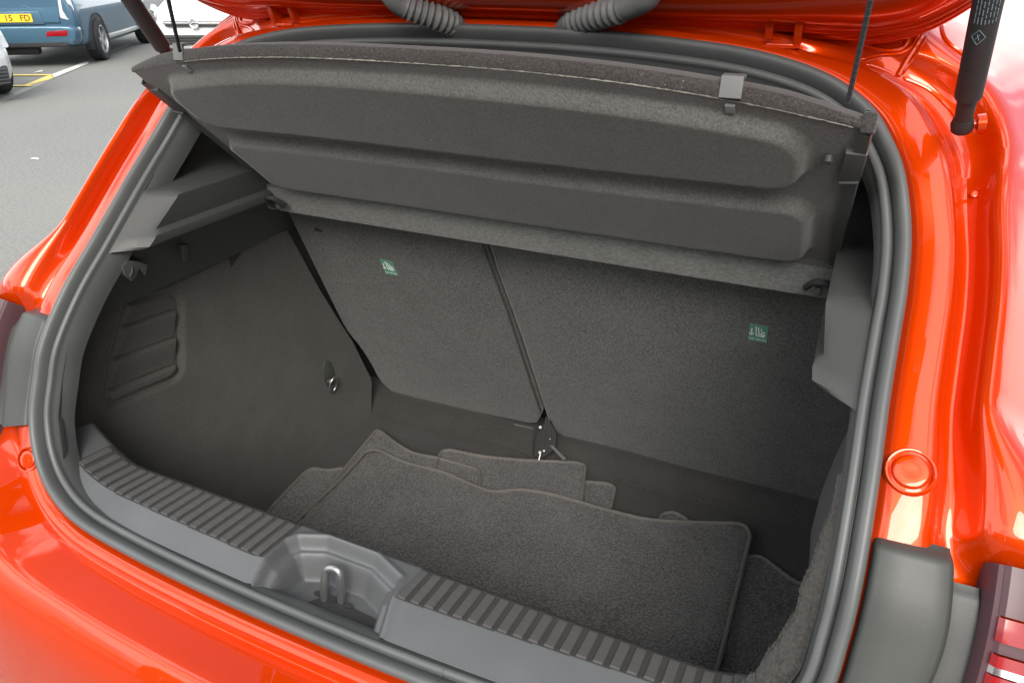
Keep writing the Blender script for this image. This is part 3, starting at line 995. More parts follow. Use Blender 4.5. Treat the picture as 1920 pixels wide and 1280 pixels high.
# corrugated cable conduits
for sg, pts in ((-1, [(720, -40), (735, -8), (752, 8), (785, 22), (820, 34), (850, 46), (872, 62)]), (1, [(1230, -40), (1215, -8), (1196, 5), (1160, 18), (1120, 29), (1080, 40), (1046, 60)])):
    ys = [.90, .905, .915, .930, .948, .972, .995]
    P = cr([onY(p, y) for p, y in zip(pts, ys)], 16)
    s = np.linspace(0, 1, len(P))
    ribbed = sstep(.30, .34, s) * sstep(.84, .80, s)
    rr = .0150 - .004 * sstep(.80, 1, s) + ribbed * .0030 * np.sin(s * 2 * math.pi * 24) + .001 * ribbed
    P = resample(P, 220)
    s = np.linspace(0, 1, 220)
    ribbed = sstep(.30, .34, s) * sstep(.84, .80, s)
    rr = .0150 - .0045 * sstep(.82, 1, s) + ribbed * .0019 * np.sin(s * 2 * math.pi * 17) + .0008 * ribbed
    tube('cable_conduit', P, rr, 'conduit', car, 14)
# gas struts
for sg in (1, -1):
    mir = np.array([sg, 1, 1])
    ft_ = np.array([.5650, .927, 1.346])
    up_ = np.array([.5564, .8775, 1.4184])
    dr = (up_ - ft_) / np.linalg.norm(up_ - ft_)
    A0 = ft_ + dr * .004
    P = [A0, A0 + dr * .030, A0 + dr * .033, A0 + dr * .034, A0 + dr * .33, A0 + dr * .335]
    st = tube('gas_strut', np.array(P) * mir, [.0085, .0095, .0095, .0128, .0128, .009], 'black', car, 18)
    tube('strut_rod', np.array([A0 + dr * .33, A0 + dr * .50]) * mir, .005, 'metal', st, 10)
    e_ = ft_ - dr * .002
    tube('ball_socket', np.array([e_ - dr * .010, e_ - dr * .006, e_, e_ + dr * .010]) * mir, [.006, .0105, .0115, .0092], 'black', st, 12)
    sidev = np.array([1., .15, .1])
    tube('ball_stud', np.array([e_, e_ + sidev * .012, e_ + sidev * .0125, e_ + sidev * .020]) * mir, [.0045, .0045, .010, .011], 'red', st, 14)
    if sg > 0:   # printed diamond and the fine print lines on the tube
        view = CAM - (A0 + dr * .12)
        view /= np.linalg.norm(view)
        ex = np.cross(dr, view)
        ex /= np.linalg.norm(ex)
        nv = np.cross(ex, dr)
        if nv @ view < 0: nv = -nv
        def onS(a, b): th = a / .0128; return A0 + dr * b + (ex * math.sin(th) + nv * math.cos(th)) * .01295
        sgn = 1 if (ex @ RT) > 0 else -1
        dm = [(-.002, .106), (.004, .114), (-.002, .122), (-.008, .114)]
        for k in range(4):
            a, b = dm[k], dm[(k + 1) % 4]
            tube('diamond_mark', [onS(sgn * (a[0] * (1 - t) + b[0] * t), a[1] * (1 - t) + b[1] * t) for t in (0, .33, .66, 1)], .00035, 'bluegrey', st, 4)
        tube('diamond_mark', [onS(sgn * -.004, .112), onS(sgn * -.001, .117)], .0004, 'bluegrey', st, 4)
        tube('diamond_mark', [onS(sgn * -.001, .111), onS(sgn * -.003, .117)], .0004, 'bluegrey', st, 4)
        for a in np.linspace(-.008, .010, 7):
            b = .128
            while b < .20:
                l = rng.uniform(.003, .009)
                tube('print_line', [onS(sgn * a, b), onS(sgn * a, b + l)], .00045, 'bluegrey', st, 4)
                b += l + rng.uniform(.0012, .003)

# ================================================================== PARCEL SHELF
SH0, SHR = np.array([0, 1.068, 1.083]), np.array([0, .764, 1.366])
shd = (SHR - SH0) / np.linalg.norm(SHR - SH0)
shn = np.cross(shd, [1., 0, 0])
if shn[1] > 0: shn = -shn                 # towards the boot (the underside we see)
shelf = thing('parcel_shelf', 'dark felt parcel shelf tilted up inside the boot, hung on cords', 'parcel shelf', (0, 0, 0))
def shp(x, s, h=0.): return SH0 + shd * s + np.array([x, 0, 0]) + shn * h
def half_w(s): return np.interp(s, [-.02, .02, .06, .10, .20, .32, .38, .415, .44], [.500, .500, .488, .474, .472, .474, .476, .476, .47])
def rear_s(x): return .466 - .062 * (np.abs(x) / .48) ** 2.6
nu, ns = 150, 130
V = np.zeros((nu, ns, 3))
q = np.linspace(-1, 1, nu)
q = np.sign(q) * (1 - (1 - np.abs(q)) ** 1.15)
t = np.linspace(0, 1, ns)
QX, TS = np.meshgrid(q, t, indexing='ij')
S = -.012 + TS * .47
hw = half_w(S)
Xg = QX * hw
S = .040 + TS * (rear_s(Xg) - .040)
def pad(x0, x1, s0, s1, r, soft_lo, soft_hi):
    dx = np.maximum(np.maximum(x0 + r - Xg, Xg - x1 + r), 0)
    s1 = np.minimum(s1, rear_s(Xg) - .022)
    ds = np.maximum(np.maximum(s0 + r - S, S - s1 + r), 0)
    dd = np.sqrt(dx ** 2 + ds ** 2) - r
    return sstep(.003, -.008, dd)
h = .018 * pad(-.425, .425, .300, .446, .035, 0, 0) + .019 * pad(-.435, .438, .112, .262, .03, 0, 0)
h += .030 * np.clip((.100 - S) / .062, 0, 1.2) ** .9 + .0015 * np.sin(Xg * 9) * TS
V = SH0 + shd * S[:, :, None] + shn * h[:, :, None]
V[:, :, 0] += Xg
pan = gobj('underside_panel', V, 'shelf', shelf, angle=75)
recalc(pan)
pan.data.materials.append(M['felt_strip'])
for pol in pan.data.polygons:      # faces of the hinge strip take a paler felt colour
    j = pol.index % (ns - 1)
    if S[75, j] < .096: pol.material_index = 1
# upper board, closes the shelf
V2 = V.copy()
V2 = SH0 + shd * S[:, :, None] + shn * (-.016 + 0 * h[:, :, None])
V2[:, :, 0] += Xg
recalc(gobj('top_board', V2[::5, ::5], 'shelf', shelf))
# rear edge: carpeted lip facing the viewer and the frayed lower arris
xe = np.linspace(-.476, .474, 120)
lipv = np.zeros((120, 7, 3))
upv = np.array([0, .10, 1.0])
upv /= np.linalg.norm(upv)
for i, x in enumerate(xe):
    p = shp(x, float(rear_s(np.array(x))), 0)
    hgt = .0145 * (1 - .55 * max(0, (abs(x) - .40) / .09))
    for j, (a, b) in enumerate([(.0, -.002), (.004, .000), (.3, .002), (.7, .0015), (.95, .0), (1.0, -.004), (1.0, -.03)]):
        lipv[i, j] = p + upv * hgt * a + np.array([0, -1, 0]) * b + np.array([0, 0, -.0005])
recalc(gobj('rear_lip', lipv, 'shelfedge', shelf, angle=60))
P = [shp(x, float(rear_s(np.array(x))), .0008) + rng.normal(0, .00012, 3) for x in np.linspace(-.36, .462, 300)]
tube('frayed_edge', P, np.clip(rng.normal(.0005, .00025, 300), .00025, .0011), 'fray', shelf, 5)
for sg in (1, -1):      # side rails with their hinge pins
    P = [shp(sg * float(half_w(s) + .001), s, 0) for s in np.linspace(.03, .405 if sg > 0 else .385, 30)]
    Vr = np.zeros((30, 5, 3))
    for i, p in enumerate(P):
        for j, (a, b) in enumerate([(-.010, .004), (.001, .005), (.003, -.004), (.003, -.020), (-.006, -.022)]):
            Vr[i, j] = p + np.array([sg * a, 0, 0]) + shn * b
    recalc(gobj('side_rail', Vr, 'plastic', shelf, angle=40))
    for s0, s1 in ((.318, .372), (.045, .092)):
        c = shp(sg * float(half_w((s0 + s1) / 2) - .006), (s0 + s1) / 2, .006)
        hp = slab('rail_bracket', [shp(sg * (half_w(s0) - .016), s0, .006), shp(sg * (half_w(s0) + .004), s0, .006), shp(sg * (half_w(s1) + .004), s1, .006), shp(sg * (half_w(s1) - .016), s1, .006)], shn, .02, 'plastic', shelf, bev=.002)
        tube('bracket_rim', [shp(sg * (half_w(s0) - .015), s0, .0075), shp(sg * (half_w(s0) + .003), s0 + .004, .0075)], .0016, 'plastic', hp, 6)
    # hinge pin catch: small U of shiny plastic
    pts = [(.442, .066), (.452, .088), (.467, .091), (.477, .074), (.474, .046)]
    hc = tube('hinge_catch', cr([shp(sg * x, s, .028) for x, s in pts], 5), .0046, 'black', shelf, 8)
    tube('hinge_pin', [shp(sg * .470, .055, .014), shp(sg * .512, .035, .012)], .0052, 'black', shelf, 10)
    box('catch_clip', shp(sg * .458, .066, .030), (.010, .008, .012), 'plastic', hc, .3)
# grey clips on the lip that hold the cord ends
def clip(x, wdt):
    s = float(rear_s(np.array(x)))
    p = shp(x, s, 0)
    fwd = np.array([0, -1., 0])
    c = slab('cord_clip', [p + np.array([-wdt, 0, 0]) + upv * .002 + fwd * .006, p + np.array([wdt, 0, 0]) + upv * .002 + fwd * .006, p + np.array([wdt, 0, 0]) + upv * .022 + fwd * .004, p + np.array([-wdt, 0, 0]) + upv * .022 + fwd * .004], fwd, .004, 'conduit', shelf, bev=.001)
    slab('clip_top', [p + np.array([-wdt, 0, 0]) + upv * .0215 + fwd * .0035, p + np.array([wdt, 0, 0]) + upv * .0215 + fwd * .0035, p + np.array([wdt, 0, 0]) + upv * .0225 - fwd * .010, p + np.array([-wdt, 0, 0]) + upv * .0225 - fwd * .010], (0, 0, 1), .003, 'conduit', c, bev=.0005)
    slab('clip_tongue', [shp(x - wdt * .45, s - .006, .003), shp(x + wdt * .45, s - .006, .003), shp(x + wdt * .45, s - .017, .004), shp(x - wdt * .45, s - .017, .004)], shn, .003, 'conduit', c, bev=.0005)
clip(.351, .0105)
clip(-.352, .008)
# cords up to the tailgate
c0, c1 = onY((1590, 192), .745), onY((1637, -20), .66)
n = 90
P = np.array([c0 * (1 - a) + c1 * a for a in np.linspace(0, 1.6, 260)])
tw = .0021 + .00045 * np.sin(np.arange(260) * 1.9)
tube('cord', P, tw, 'black', shelf, 7)
c0, c1 = onY((337, 96), .715), onY((311, -20), .63)
P = np.array([c0 * (1 - a) + c1 * a for a in np.linspace(0, 1.6, 260)])
tube('cord', P, tw, 'black', shelf, 7)
for sg in (1,):
    xq = sg * .4745
    cq = shp(xq, float(rear_s(np.array(xq))) - .006, -.006) + upv * .004
    box('corner_cap', cq, (.014, .024, .020), 'shelfedge', shelf, .3, rx=-.3)
tube('edge_button', [shp(.445, .355, .001), shp(.445, .355, .008)], [.005, .004], 'plastic', shelf, 10)

# ================================================================== MATS
def floor_mat(label, pts, z, radii, tilt=None, wav=.0015, group='loose car mats in the boot'):
    P = np.array([onZ(p, z) for p in pts])
    P = rounded(P, radii, 6)
    P = resample(P, 160, True)
    c = P.mean(0)
    def height(p): return z + wav * math.sin(p[0] * 11 + z * 300) + wav * math.sin(p[1] * 13 + p[0] * 5) + (tilt(p) if tilt else 0)
    t = thing('floor_mat', label, 'car mat', (float(c[0]), float(c[1]), z - .006), 0, group)
    loc = np.array([c[0], c[1], z - .006])
    # pile sheet triangulated over the outline with inner rings so that it can drape
    rings = [1, .990, .975, .93, .8, .6, .35, .1]
    vs, fs = [], []
    for r_ in rings:
        for p in P:
            v = c + (p - c) * r_
            vs.append((v[0] - loc[0], v[1] - loc[1], height(v) - loc[2] - (.004 if r_ >= .989 else 0)))
    k = len(P)
    for a in range(len(rings) - 1):
        for b in range(k): fs.append((a * k + b, a * k + (b + 1) % k, (a + 1) * k + (b + 1) % k, (a + 1) * k + b))
    fs.append(tuple((len(rings) - 1) * k + b for b in range(k)))
    base = len(vs)
    for p in P: vs.append((p[0] - loc[0], p[1] - loc[1], height(p) - loc[2] - .006))
    for b in range(k): fs.append((b, base + b, base + (b + 1) % k, (b + 1) % k))
    recalc(mesh('pile', vs, fs, 'mat', t, True, 50))
    Q = np.array([(p[0] - loc[0], p[1] - loc[1], height(p) - loc[2] + .0004) for p in P])
    Q = resample(Q, 420, True)
    rr = .0042 + .0004 * np.sin(np.arange(420) * 1.3)
    tube('binding', Q, rr, 'binding', t, 7, True)
    return t
floor_mat('large car mat lying on top, nearest the boot sill', [(690, 842), (710, 843), (760, 868), (830, 884), (880, 908), (925, 926), (970, 918), (1030, 926), (1130, 953), (1210, 972), (1270, 976), (1395, 981), (1408, 1000), (1343, 1262), (1290, 1320), (760, 1120), (480, 1050), (545, 985), (640, 895)], .489, [.02, .02, .05, .05, .05, .05, .05, .05, .05, .05, .05, .03, .03, .02, .02, .02, .02, .02, .02])
floor_mat('car mat half hidden, its pointed corner behind the large mat', [(706, 808), (716, 812), (745, 835), (775, 852), (815, 858), (900, 880), (900, 1000), (620, 1010), (560, 990), (630, 898)], .482, [.015, .015, .03, .03, .03, .02, .02, .02, .02, .02])
floor_mat('car mat at the left against the carpet wall, mostly covered', [(585, 876), (618, 881), (640, 876), (720, 900), (700, 1050), (480, 1010), (505, 955), (570, 885)], .476, [.012, .02, .03, .02, .02, .02, .02, .015])
floor_mat('small rectangular car mat in the middle, below the seat split', [(828, 846), (845, 844), (900, 855), (980, 862), (1080, 866), (1098, 872), (1088, 948), (1050, 1000), (800, 950), (812, 885)], .482, [.012, .012, .03, .03, .03, .012, .02, .02, .02, .02])
floor_mat('corner of a car mat peeking out right of the middle mat', [(1060, 898), (1140, 905), (1153, 912), (1142, 960), (1060, 990)], .476, [.01, .012, .012, .02, .02])
floor_mat('car mat on the right, by the dusty carpet edge', [(1240, 964), (1262, 959), (1280, 968), (1340, 1020), (1402, 1044), (1425, 1040), (1455, 1062), (1492, 1090), (1560, 1108), (1600, 1110), (1500, 1330), (1200, 1200)], .476, [.01, .012, .012, .03, .02, .02, .03, .03, .02, .02, .02, .02])

# ================================================================== PARKED CARS
def wheel(parent, c, r, wdt, ax, spokes=5, name='wheel'):
    """wheel with tyre, rim and spokes; ax = outward axle direction"""
    ax = np.array(ax, float) / np.linalg.norm(ax)
    u = np.array([0, 0, 1.])
    v = np.cross(ax, u)
    def ring(prof, n=36):
        V = np.zeros((len(prof), n, 3))
        for a, (rr, h) in enumerate(prof):
            for k in range(n):
                th = 2 * math.pi * k / n
                V[a, k] = c + (u * math.cos(th) + v * math.sin(th)) * rr + ax * h
        return V
    b = wdt / 2
    ty = recalc(gobj('wheel', ring([(r * .66, -b), (r * .9, -b), (r * .985, -b * .8), (r, -b * .4), (r, b * .4), (r * .985, b * .8), (r * .9, b), (r * .68, b * .97), (r * .66, b * .85)]), 'tyre', parent, cv=True))
    ty.name = name
    recalc(gobj('rim', ring([(r * .67, b * .9), (r * .63, b * .92), (r * .60, b * .6), (r * .585, b * .3)]), 'alloy', ty, cv=True))
    recalc(gobj('rim_recess_shade', ring([(r * .59, b * .3), (r * .56, b * .1), (.001, b * .1)]), 'black', ty, cv=True))  # black disc stands in for the shade in the rim recess
    for k in range(spokes):
        th = 2 * math.pi * k / spokes + .3
        d = u * math.cos(th) + v * math.sin(th)
        e = np.cross(ax, d)
        o = c + ax * b * .72
        slab('spoke', [o + d * r * .08 + e * r * .09, o + d * r * .62 + e * r * .12, o + d * r * .62 - e * r * .12, o + d * r * .08 - e * r * .09], ax, b * .5, 'alloy', ty)
    tube('hub_cap', [c + ax * b * .5, c + ax * b * .8], [r * .14, r * .12], 'chrome', ty, 14)
    return ty
def body_loft(parent, secs, m, name='body'):
    """secs: list of (y along length, [(x,z)...]) half outlines from bottom to roof centre; mirrored"""
    V = []
    for y, s in secs:
        h = [(x, y, z) for x, z in s]
        V.append(h + [(-x, y, z) for x, z in s[::-1]])
    V = np.array(V, float)
    n = V.shape[1]
    v, f = grid(V, False, False)
    f += [tuple(range(n))[::-1], tuple((len(V) - 1) * n + k for k in range(n))]
    o = recalc(mesh(name, v, f, m, parent, True, 32))
    mo = o.modifiers.new('sub', 'SUBSURF')
    mo.levels = mo.render_levels = 2
    return o
# blue people carrier seen from behind; local frame: +Y forward, origin under the rear right wheel
pw = onZ((181, 113), 0)
pf = onZ((266, 81), 0)
hd = (pf - pw)[:2]
wb = float(np.linalg.norm(hd))
rz = math.atan2(-hd[0], hd[1])
van = thing('people_carrier', 'blue grey people carrier with yellow number plate parked across the road', 'car', (float(pw[0]), float(pw[1]), 0), rz)
vc = -.73            # centre line x in local frame (right wheel at x=0)
def S_(wd, zb, zs, zr, wr): return [(0, zb), (wd * .5, zb), (wd * .86, zb), (wd * .96, zb + .03), (wd * .985, zb + .10), (wd, zs * .62 + .1), (wd * .995, zs - .06), (wd * .98, zs), (wd * .93, zs + .10), (wr, zr - .10), (wr * .9, zr - .02), (wr * .6, zr + .01), (0, zr + .03)]
vb = body_loft(van, [(-.905, S_(.775, .62, .84, 1.50, .58)), (-.90, S_(.80, .60, .86, 1.55, .61)), (-.86, S_(.835, .40, .88, 1.60, .64)), (-.74, S_(.855, .28, .90, 1.62, .66)), (-.45, S_(.868, .26, .90, 1.64, .67)), (0., S_(.87, .24, .90, 1.66, .68)), (.8, S_(.87, .22, .90, 1.68, .69)), (1.9, S_(.87, .22, .90, 1.64, .67)), (wb - .2, S_(.868, .24, .90, 1.25, .66)), (wb + .6, S_(.84, .28, .72, .92, .60)), (wb + .85, S_(.70, .32, .62, .78, .5))], 'vanblue')
vb.location = (vc, 0, 0)
bump_ = body_loft(vb, [(-1.00, [(0, .42), (.50, .42), (.72, .43), (.78, .46), (.78, .54), (.74, .575), (.5, .585), (0, .585)]), (-.985, [(0, .32), (.55, .32), (.76, .34), (.83, .40), (.83, .55), (.80, .595), (.5, .60), (0, .60)]), (-.90, [(0, .30), (.6, .30), (.82, .31), (.85, .38), (.855, .55), (.835, .60), (.5, .61), (0, .61)]), (-.44, [(0, .29), (.6, .29), (.86, .30), (.872, .38), (.88, .55), (.865, .60), (.5, .61), (0, .61)])], 'vanblue', 'bumper')
slab('bumper_skirt', [(-.70, -.985, .30), (.70, -.985, .30), (.66, -.99, .40), (-.66, -.99, .40)], (0, -1, 0), .10, 'black', vb, bev=.02)
slab('tailgate_lower', [(-.64, -.925, .64), (.64, -.925, .64), (.66, -.895, .95), (-.66, -.895, .95)], (0, -1, .1), .03, 'vanblue', vb, bev=.012)
slab('rear_window', [(-.60, -.90, 1.02), (.60, -.90, 1.02), (.52, -.86, 1.46), (-.52, -.86, 1.46)], (0, -1, .1), .03, 'glass', vb, bev=.012)
slab('plate_recess', [(-.42, -.934, .62), (.42, -.934, .62), (.38, -.93, .80), (-.38, -.93, .80)], (0, -1, 0), .02, 'vanblue', vb, bev=.008)
pn = slab('number_plate', [(-.27, -.948, .655), (.27, -.948, .655), (.27, -.944, .770), (-.27, -.944, .770)], (0, -1, 0), .01, 'yellowplate', vb)
text_mesh('plate_lettering', 'C  15   FD', .118, (-.01, -.951, .710), (1, 0, 0), (0, 0, 1), 'black', pn, .0006)
for sg in (1, -1):
    slab('rear_reflector', [(sg * .42, -1.006, .455), (sg * .72, -1.003, .46), (sg * .74, -.998, .54), (sg * .45, -1.006, .525)], (sg * .05, -1, 0), .02, 'redlens', vb, bev=.004)
    slab('tail_lamp', rounded([(sg * .66, -.925, .70), (sg * .78, -.905, .67), (sg * .845, -.80, .80), (sg * .82, -.84, 1.10), (sg * .70, -.92, 1.10)], .03), (sg * .5, -1, 0), .05, 'clearlens', vb, bev=.01)
    slab('side_glass', [(sg * .86, -.3, 1.0), (sg * .86, 1.6, 1.0), (sg * .76, 1.5, 1.45), (sg * .76, -.2, 1.45)], (sg, 0, .3), .02, 'glass', vb, bev=.01)
    slab('side_moulding', [(sg * .882, .45, .30), (sg * .882, wb - .42, .30), (sg * .882, wb - .42, .36), (sg * .882, .45, .36)], (sg, 0, 0), .03, 'silver', vb, bev=.01)
    for y in (0., wb):
        wheel(vb, np.array([sg * .818, y, .325]), .325, .22, (sg, 0, 0))
        recalc(gobj('wheel_arch', np.array([[(sg * .80, y + math.sin(a) * r_, .325 + math.cos(a) * r_), (sg * .885, y + math.sin(a) * r_, .325 + math.cos(a) * r_)] for r_ in (.40,) for a in np.linspace(-1.75, 1.75, 24)]), 'black', vb))
        slab('arch_shadow', [(sg * .876, y + math.sin(a) * .39, .325 + math.cos(a) * .39) for a in np.linspace(-1.9, 1.9, 22)], (sg, 0, 0), .12, 'black', vb)
tube('exhaust_silencer', [(-.35, -.80, .27), (.20, -.80, .27)], .09, 'black', vb, 12)

# white hatchback facing the viewer, further along
wc = onZ((366, 60), 0) * 0 + onY((366, 44), 9.3)
gx, gy = float(wc[0]), float(wc[1])
wcar = thing('white_car', 'white hatchback with round grille badge parked behind the open boot', 'car', (gx, gy, 0), R(24))
def F_(wd, zb, zs, zr, wr): return [(0, zb), (wd * .8, zb), (wd * .97, zb + .10), (wd, zs * .7), (wd * .97, zs), (wr, zr - .04), (wr * .8, zr), (0, zr + .02)]
wb_ = body_loft(wcar, [(0, F_(.50, .26, .58, .70, .42)), (.05, F_(.66, .22, .62, .76, .56)), (.20, F_(.80, .20, .70, .84, .66)), (.70, F_(.86, .20, .82, .96, .72)), (1.10, F_(.87, .20, .88, 1.05, .74)), (1.7, F_(.87, .20, .92, 1.42, .60)), (2.8, F_(.87, .22, .92, 1.44, .60)), (3.7, F_(.84, .26, .92, 1.30, .58)), (3.95, F_(.74, .34, .80, .95, .55))], 'whitepaint')
slab('grille', rounded([(-.46, -.030, .56), (.46, -.030, .56), (.52, .00, .64), (-.52, .00, .64)], .03), (0, -1, .1), .05, 'black', wb_, bev=.006)
slab('grille_bar', [(-.50, -.045, .595), (.50, -.045, .595), (.50, -.043, .625), (-.50, -.043, .625)], (0, -1, 0), .03, 'chrome', wb_, bev=.006)
tube('badge_ring', [(.065 * math.cos(a), -.062, .612 + .065 * math.sin(a)) for a in np.linspace(0, 6.283, 25)[:-1]], .011, 'chrome', wb_, 8, True, ref=(0, 1, 0))
slab('badge_disc', [(.058 * math.cos(a), -.055, .612 + .058 * math.sin(a)) for a in np.linspace(0, 6.283, 25)[:-1]], (0, -1, 0), .02, 'silver', wb_)
slab('badge_bar', [(-.055, -.066, .60), (.0, -.066, .622), (.055, -.066, .615), (.0, -.066, .602)], (0, -1, 0), .01, 'chrome', wb_)
slab('lower_grille', rounded([(-.55, -.03, .30), (.55, -.03, .30), (.60, -.02, .44), (-.60, -.02, .44)], .03), (0, -1, 0), .06, 'black', wb_, bev=.008)
for k in range(3): slab('grille_slat', [(-.54, -.042, .325 + k * .04), (.54, -.042, .325 + k * .04), (.54, -.042, .338 + k * .04), (-.54, -.042, .338 + k * .04)], (0, -1, 0), .02, 'plastic', wb_)
for sg in (1, -1):
    hl = slab('headlamp', rounded([(sg * .56, .045, .66), (sg * .80, .17, .64), (sg * .85, .40, .84), (sg * .80, .36, .88), (sg * .60, .14, .80)], .04), (sg * .45, -1, .35), .06, 'clearlens', wb_, bev=.01)
    tube('lamp_bowl', [(sg * .70, .07, .73), (sg * .70, .02, .72)], [.07, .075], 'chrome', hl, 16)
    tube('fog_lamp', [(sg * .66, .02, .40), (sg * .66, -.02, .40)], [.06, .055], 'black', wb_, 14)
    for y in (.78, 3.25): wheel(wb_, np.array([sg * .80, y, .30]), .30, .2, (sg, 0, 0))
slab('windscreen', [(-.66, 1.12, 1.04), (.66, 1.12, 1.04), (.55, 1.62, 1.40), (-.55, 1.62, 1.40)], (0, -.6, .8), .02, 'glass', wb_, bev=.01)

# silver car at the left edge of the picture: only its rear corner shows
sp_ = onZ((18, 182), 0)
scar = thing('silver_car', 'silver car cut off by the left edge of the picture', 'car', (float(sp_[0]), float(sp_[1]), 0), R(80))
sb_ = body_loft(scar, [(0, F_(.50, .20, .52, .60, .42)), (.05, F_(.70, .16, .58, .68, .56)), (.22, F_(.82, .14, .66, .80, .66)), (.75, F_(.87, .14, .80, .93, .72)), (1.1, F_(.87, .14, .86, 1.02, .74)), (1.7, F_(.87, .16, .90, 1.40, .60)), (2.8, F_(.87, .18, .90, 1.42, .60)), (3.8, F_(.84, .22, .90, 1.20, .58)), (4.0, F_(.74, .30, .80, .95, .55))], 'silver')
sb_.location = (-.74, -.42, 0)
slab('lower_grille', rounded([(-.62, -.02, .20), (.62, -.02, .20), (.66, .03, .40), (-.66, .03, .40)], .03), (0, -1, 0), .06, 'black', sb_, bev=.008)
for k in range(5): slab('grille_slat', [(-.62, -.035, .215 + k * .038), (.62, -.035, .215 + k * .038), (.62, -.035, .228 + k * .038), (-.62, -.035, .228 + k * .038)], (0, -1, 0), .02, 'plastic', sb_)
for sg in (1, -1):
    slab('headlamp', rounded([(sg * .56, .045, .58), (sg * .80, .17, .58), (sg * .85, .40, .76), (sg * .60, .14, .72)], .04), (sg * .45, -1, .35), .06, 'clearlens', sb_, bev=.01)
    for y in (.80, 3.2): wheel(sb_, np.array([sg * .80, y, .30]), .30, .2, (sg, 0, 0))

# ================================================================== UNSEEN HOUSES AND TREES (added for the paint to reflect)
M['brick'] = plain('street_brick', (.26, .13, .09), .85, var=.3, grain=.6, gscale=60)
M['slate'] = plain('slate_roof', (.09, .095, .10), .7, var=.25)
M['bark'] = plain('bark', (.09, .07, .05), .9, var=.3)
M['leaf'] = plain('leaves', (.06, .09, .03), .7, var=.35)
def house(x, y, rz, label, h=5.6, wdt=9.):
    t = thing('reflection_house', label, 'house', (x, y, 0), rz, 'unseen houses added for reflections')
    box('wall', (0, 0, h / 2), (wdt, 6, h), 'brick', t, .0)
    V = np.array([[(-wdt / 2 - .3, a, b) for a, b in ((-3.4, h - .1), (0, h + 2.4), (3.4, h - .1))], [(wdt / 2 + .3, a, b) for a, b in ((-3.4, h - .1), (0, h + 2.4), (3.4, h - .1))]])
    ro = gobj('roof', V, 'slate', t)
    recalc(ro)
    box('chimney', (wdt * .3, 0, h + 2.6), (.9, .6, 1.4), 'brick', ro, .0)
    for wx in (-.32, 0, .32):
        for wz in (1.5, 4.0):
            if wx == 0 and wz < 2: continue
            wn = box('window', (wx * wdt, 3.0, wz), (1.3, .12, 1.3), 'whitepaint', t, .1)
            for q in (-.31, .31): box('pane', (wx * wdt + q, 3.06, wz), (.52, .03, 1.12), 'glass', wn, .0)
    dr_ = box('door', (0, 3.0, 1.05), (.95, .12, 2.1), 'black', t, .1)
    box('handle', (.35, 3.08, 1.05), (.04, .05, .14), 'metal', dr_, .2)
house(-7.5, -16, 0, 'unseen brick house added for paint reflections, behind the viewer to the left')
house(11.0, -1.0, R(90), 'unseen brick house added to block sky reflections, right of the car')
house(3.0, -16, 0, 'unseen brick house added for paint reflections, behind the viewer to the right')
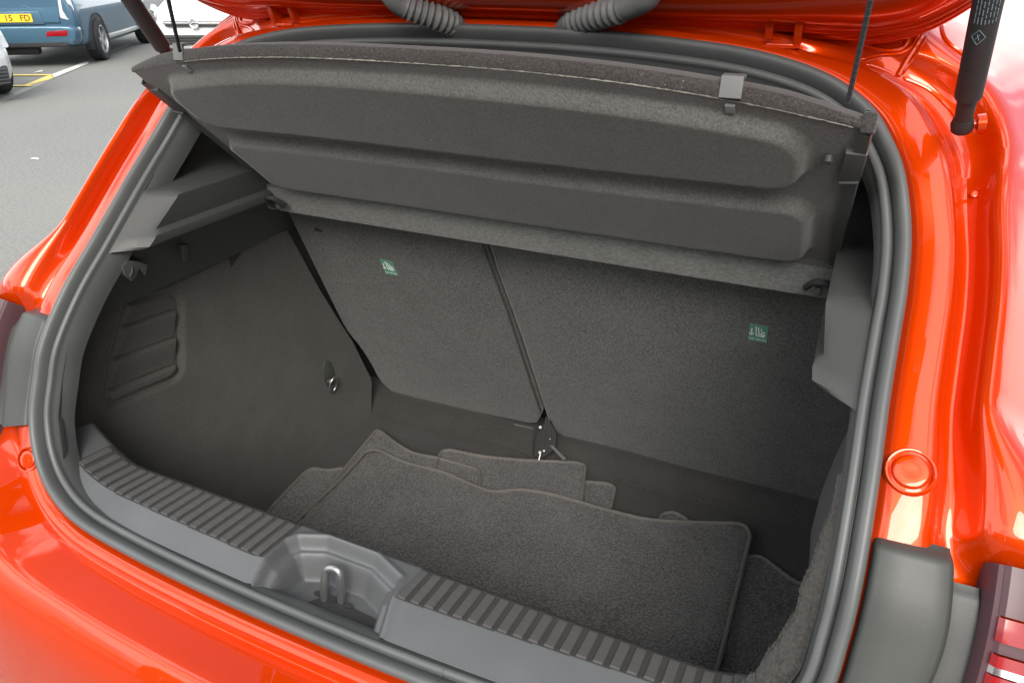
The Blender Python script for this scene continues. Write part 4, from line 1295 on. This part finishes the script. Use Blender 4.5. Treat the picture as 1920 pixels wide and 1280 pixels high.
def tree(x, y, hgt, r, label, seed):
    rg = np.random.default_rng(seed)
    t = thing('reflection_tree', label, 'tree', (x, y, 0), 0, 'unseen trees added for reflections')
    tk = tube('trunk', [(0, 0, 0), (.05, .02, hgt * .25), (0, .05, hgt * .55), (.1, 0, hgt * .85)], [.2, .16, .11, .03], 'bark', t, 9)
    for k in range(5):
        a = k * 1.26
        tube('limb', [(0, .03, hgt * (.35 + .06 * k)), (math.cos(a) * r * .4, math.sin(a) * r * .4, hgt * (.5 + .06 * k)), (math.cos(a) * r * .7, math.sin(a) * r * .7, hgt * (.58 + .07 * k))], [.07, .05, .02], 'bark', tk, 6)
    vs, fs = [], []
    cl = [(rg.normal(0, r * .5), rg.normal(0, r * .5), hgt * rg.uniform(.42, 1.0), r * rg.uniform(.25, .45)) for _ in range(26)]
    for cx, cy, cz, cr_ in cl:
        for _ in range(170):
            d = rg.normal(0, 1, 3)
            d = d / np.linalg.norm(d) * cr_ * rg.uniform(.5, 1.05)
            c = np.array([cx, cy, cz]) + d
            a, b = rg.normal(0, .14, 3), rg.normal(0, .14, 3)
            q = len(vs)
            vs += [c - a, c + b, c + a, c - b]
            fs.append((q, q + 1, q + 2, q + 3))
    mesh('crown', vs, fs, 'leaf', t, smooth=False)
tree(-21, 12, 11, 3.6, 'unseen tall tree beyond the parked cars, leftmost of three added for reflections', 3)
tree(-18, 19, 13, 4.2, 'unseen tall tree beyond the parked cars, middle of three added for reflections', 4)
tree(-11, 24, 13, 4.4, 'unseen tall tree beyond the parked cars, rightmost of three added for reflections', 5)

# ================================================================== LINT AND LITTER
vs, fs = [], []
def fleck(c, n, sz):
    a = rng.normal(0, 1, 3)
    a -= n * (a @ n)
    a = a / np.linalg.norm(a)
    b = np.cross(n, a)
    l, w_ = sz * rng.uniform(.6, 1.6), sz * rng.uniform(.35, .6)
    q = len(vs)
    vs.extend([c - a * l - b * w_ + n * .0006, c + a * l - b * w_ * .5 + n * .0006, c + a * l * .8 + b * w_ + n * .0012, c - a * l * .7 + b * w_ + n * .0007])
    fs.append((q, q + 1, q + 2, q + 3))
for k in range(70): fleck(seatxz(rng.uniform(-.5, .5), rng.uniform(.52, 1.03)), SNn, rng.uniform(.0005, .0011))
for k in range(40):
    x_, s_q = rng.uniform(-.40, .40), (rng.uniform(.31, .43) if k % 2 else rng.uniform(.13, .25))
    fleck(shp(x_, s_q, .0195), shn, rng.uniform(.0004, .0009))
for k in range(60):
    i_, j_ = rng.integers(10, 110), rng.integers(1, 4)
    fleck(lipv[i_, j_], np.array([0, -1., 0]), rng.uniform(.0004, .0009))
for p in ((1187, 502), (1210, 497), (1283, 501), (1358, 517), (847, 486), (1281, 526)): fleck(seat(p), SNn, .0016)
li = mesh('lint', vs, fs, 'fray', None, smooth=False)
li['kind'] = 'stuff'
c = onZ((65, 298), .004)
pp = mesh('paper_scrap', [(-.045, -.01, .0), (-.01, -.022, .004), (.05, -.006, .001), (.02, .004, .010), (.03, .02, .002), (-.02, .012, .006)], [(0, 1, 3), (1, 2, 3), (2, 4, 3), (3, 4, 5), (0, 3, 5)], 'white', None, smooth=False)
pp.location = tuple(map(float, c))
tag(pp, 'small white scrap of paper lying on the road', 'litter')
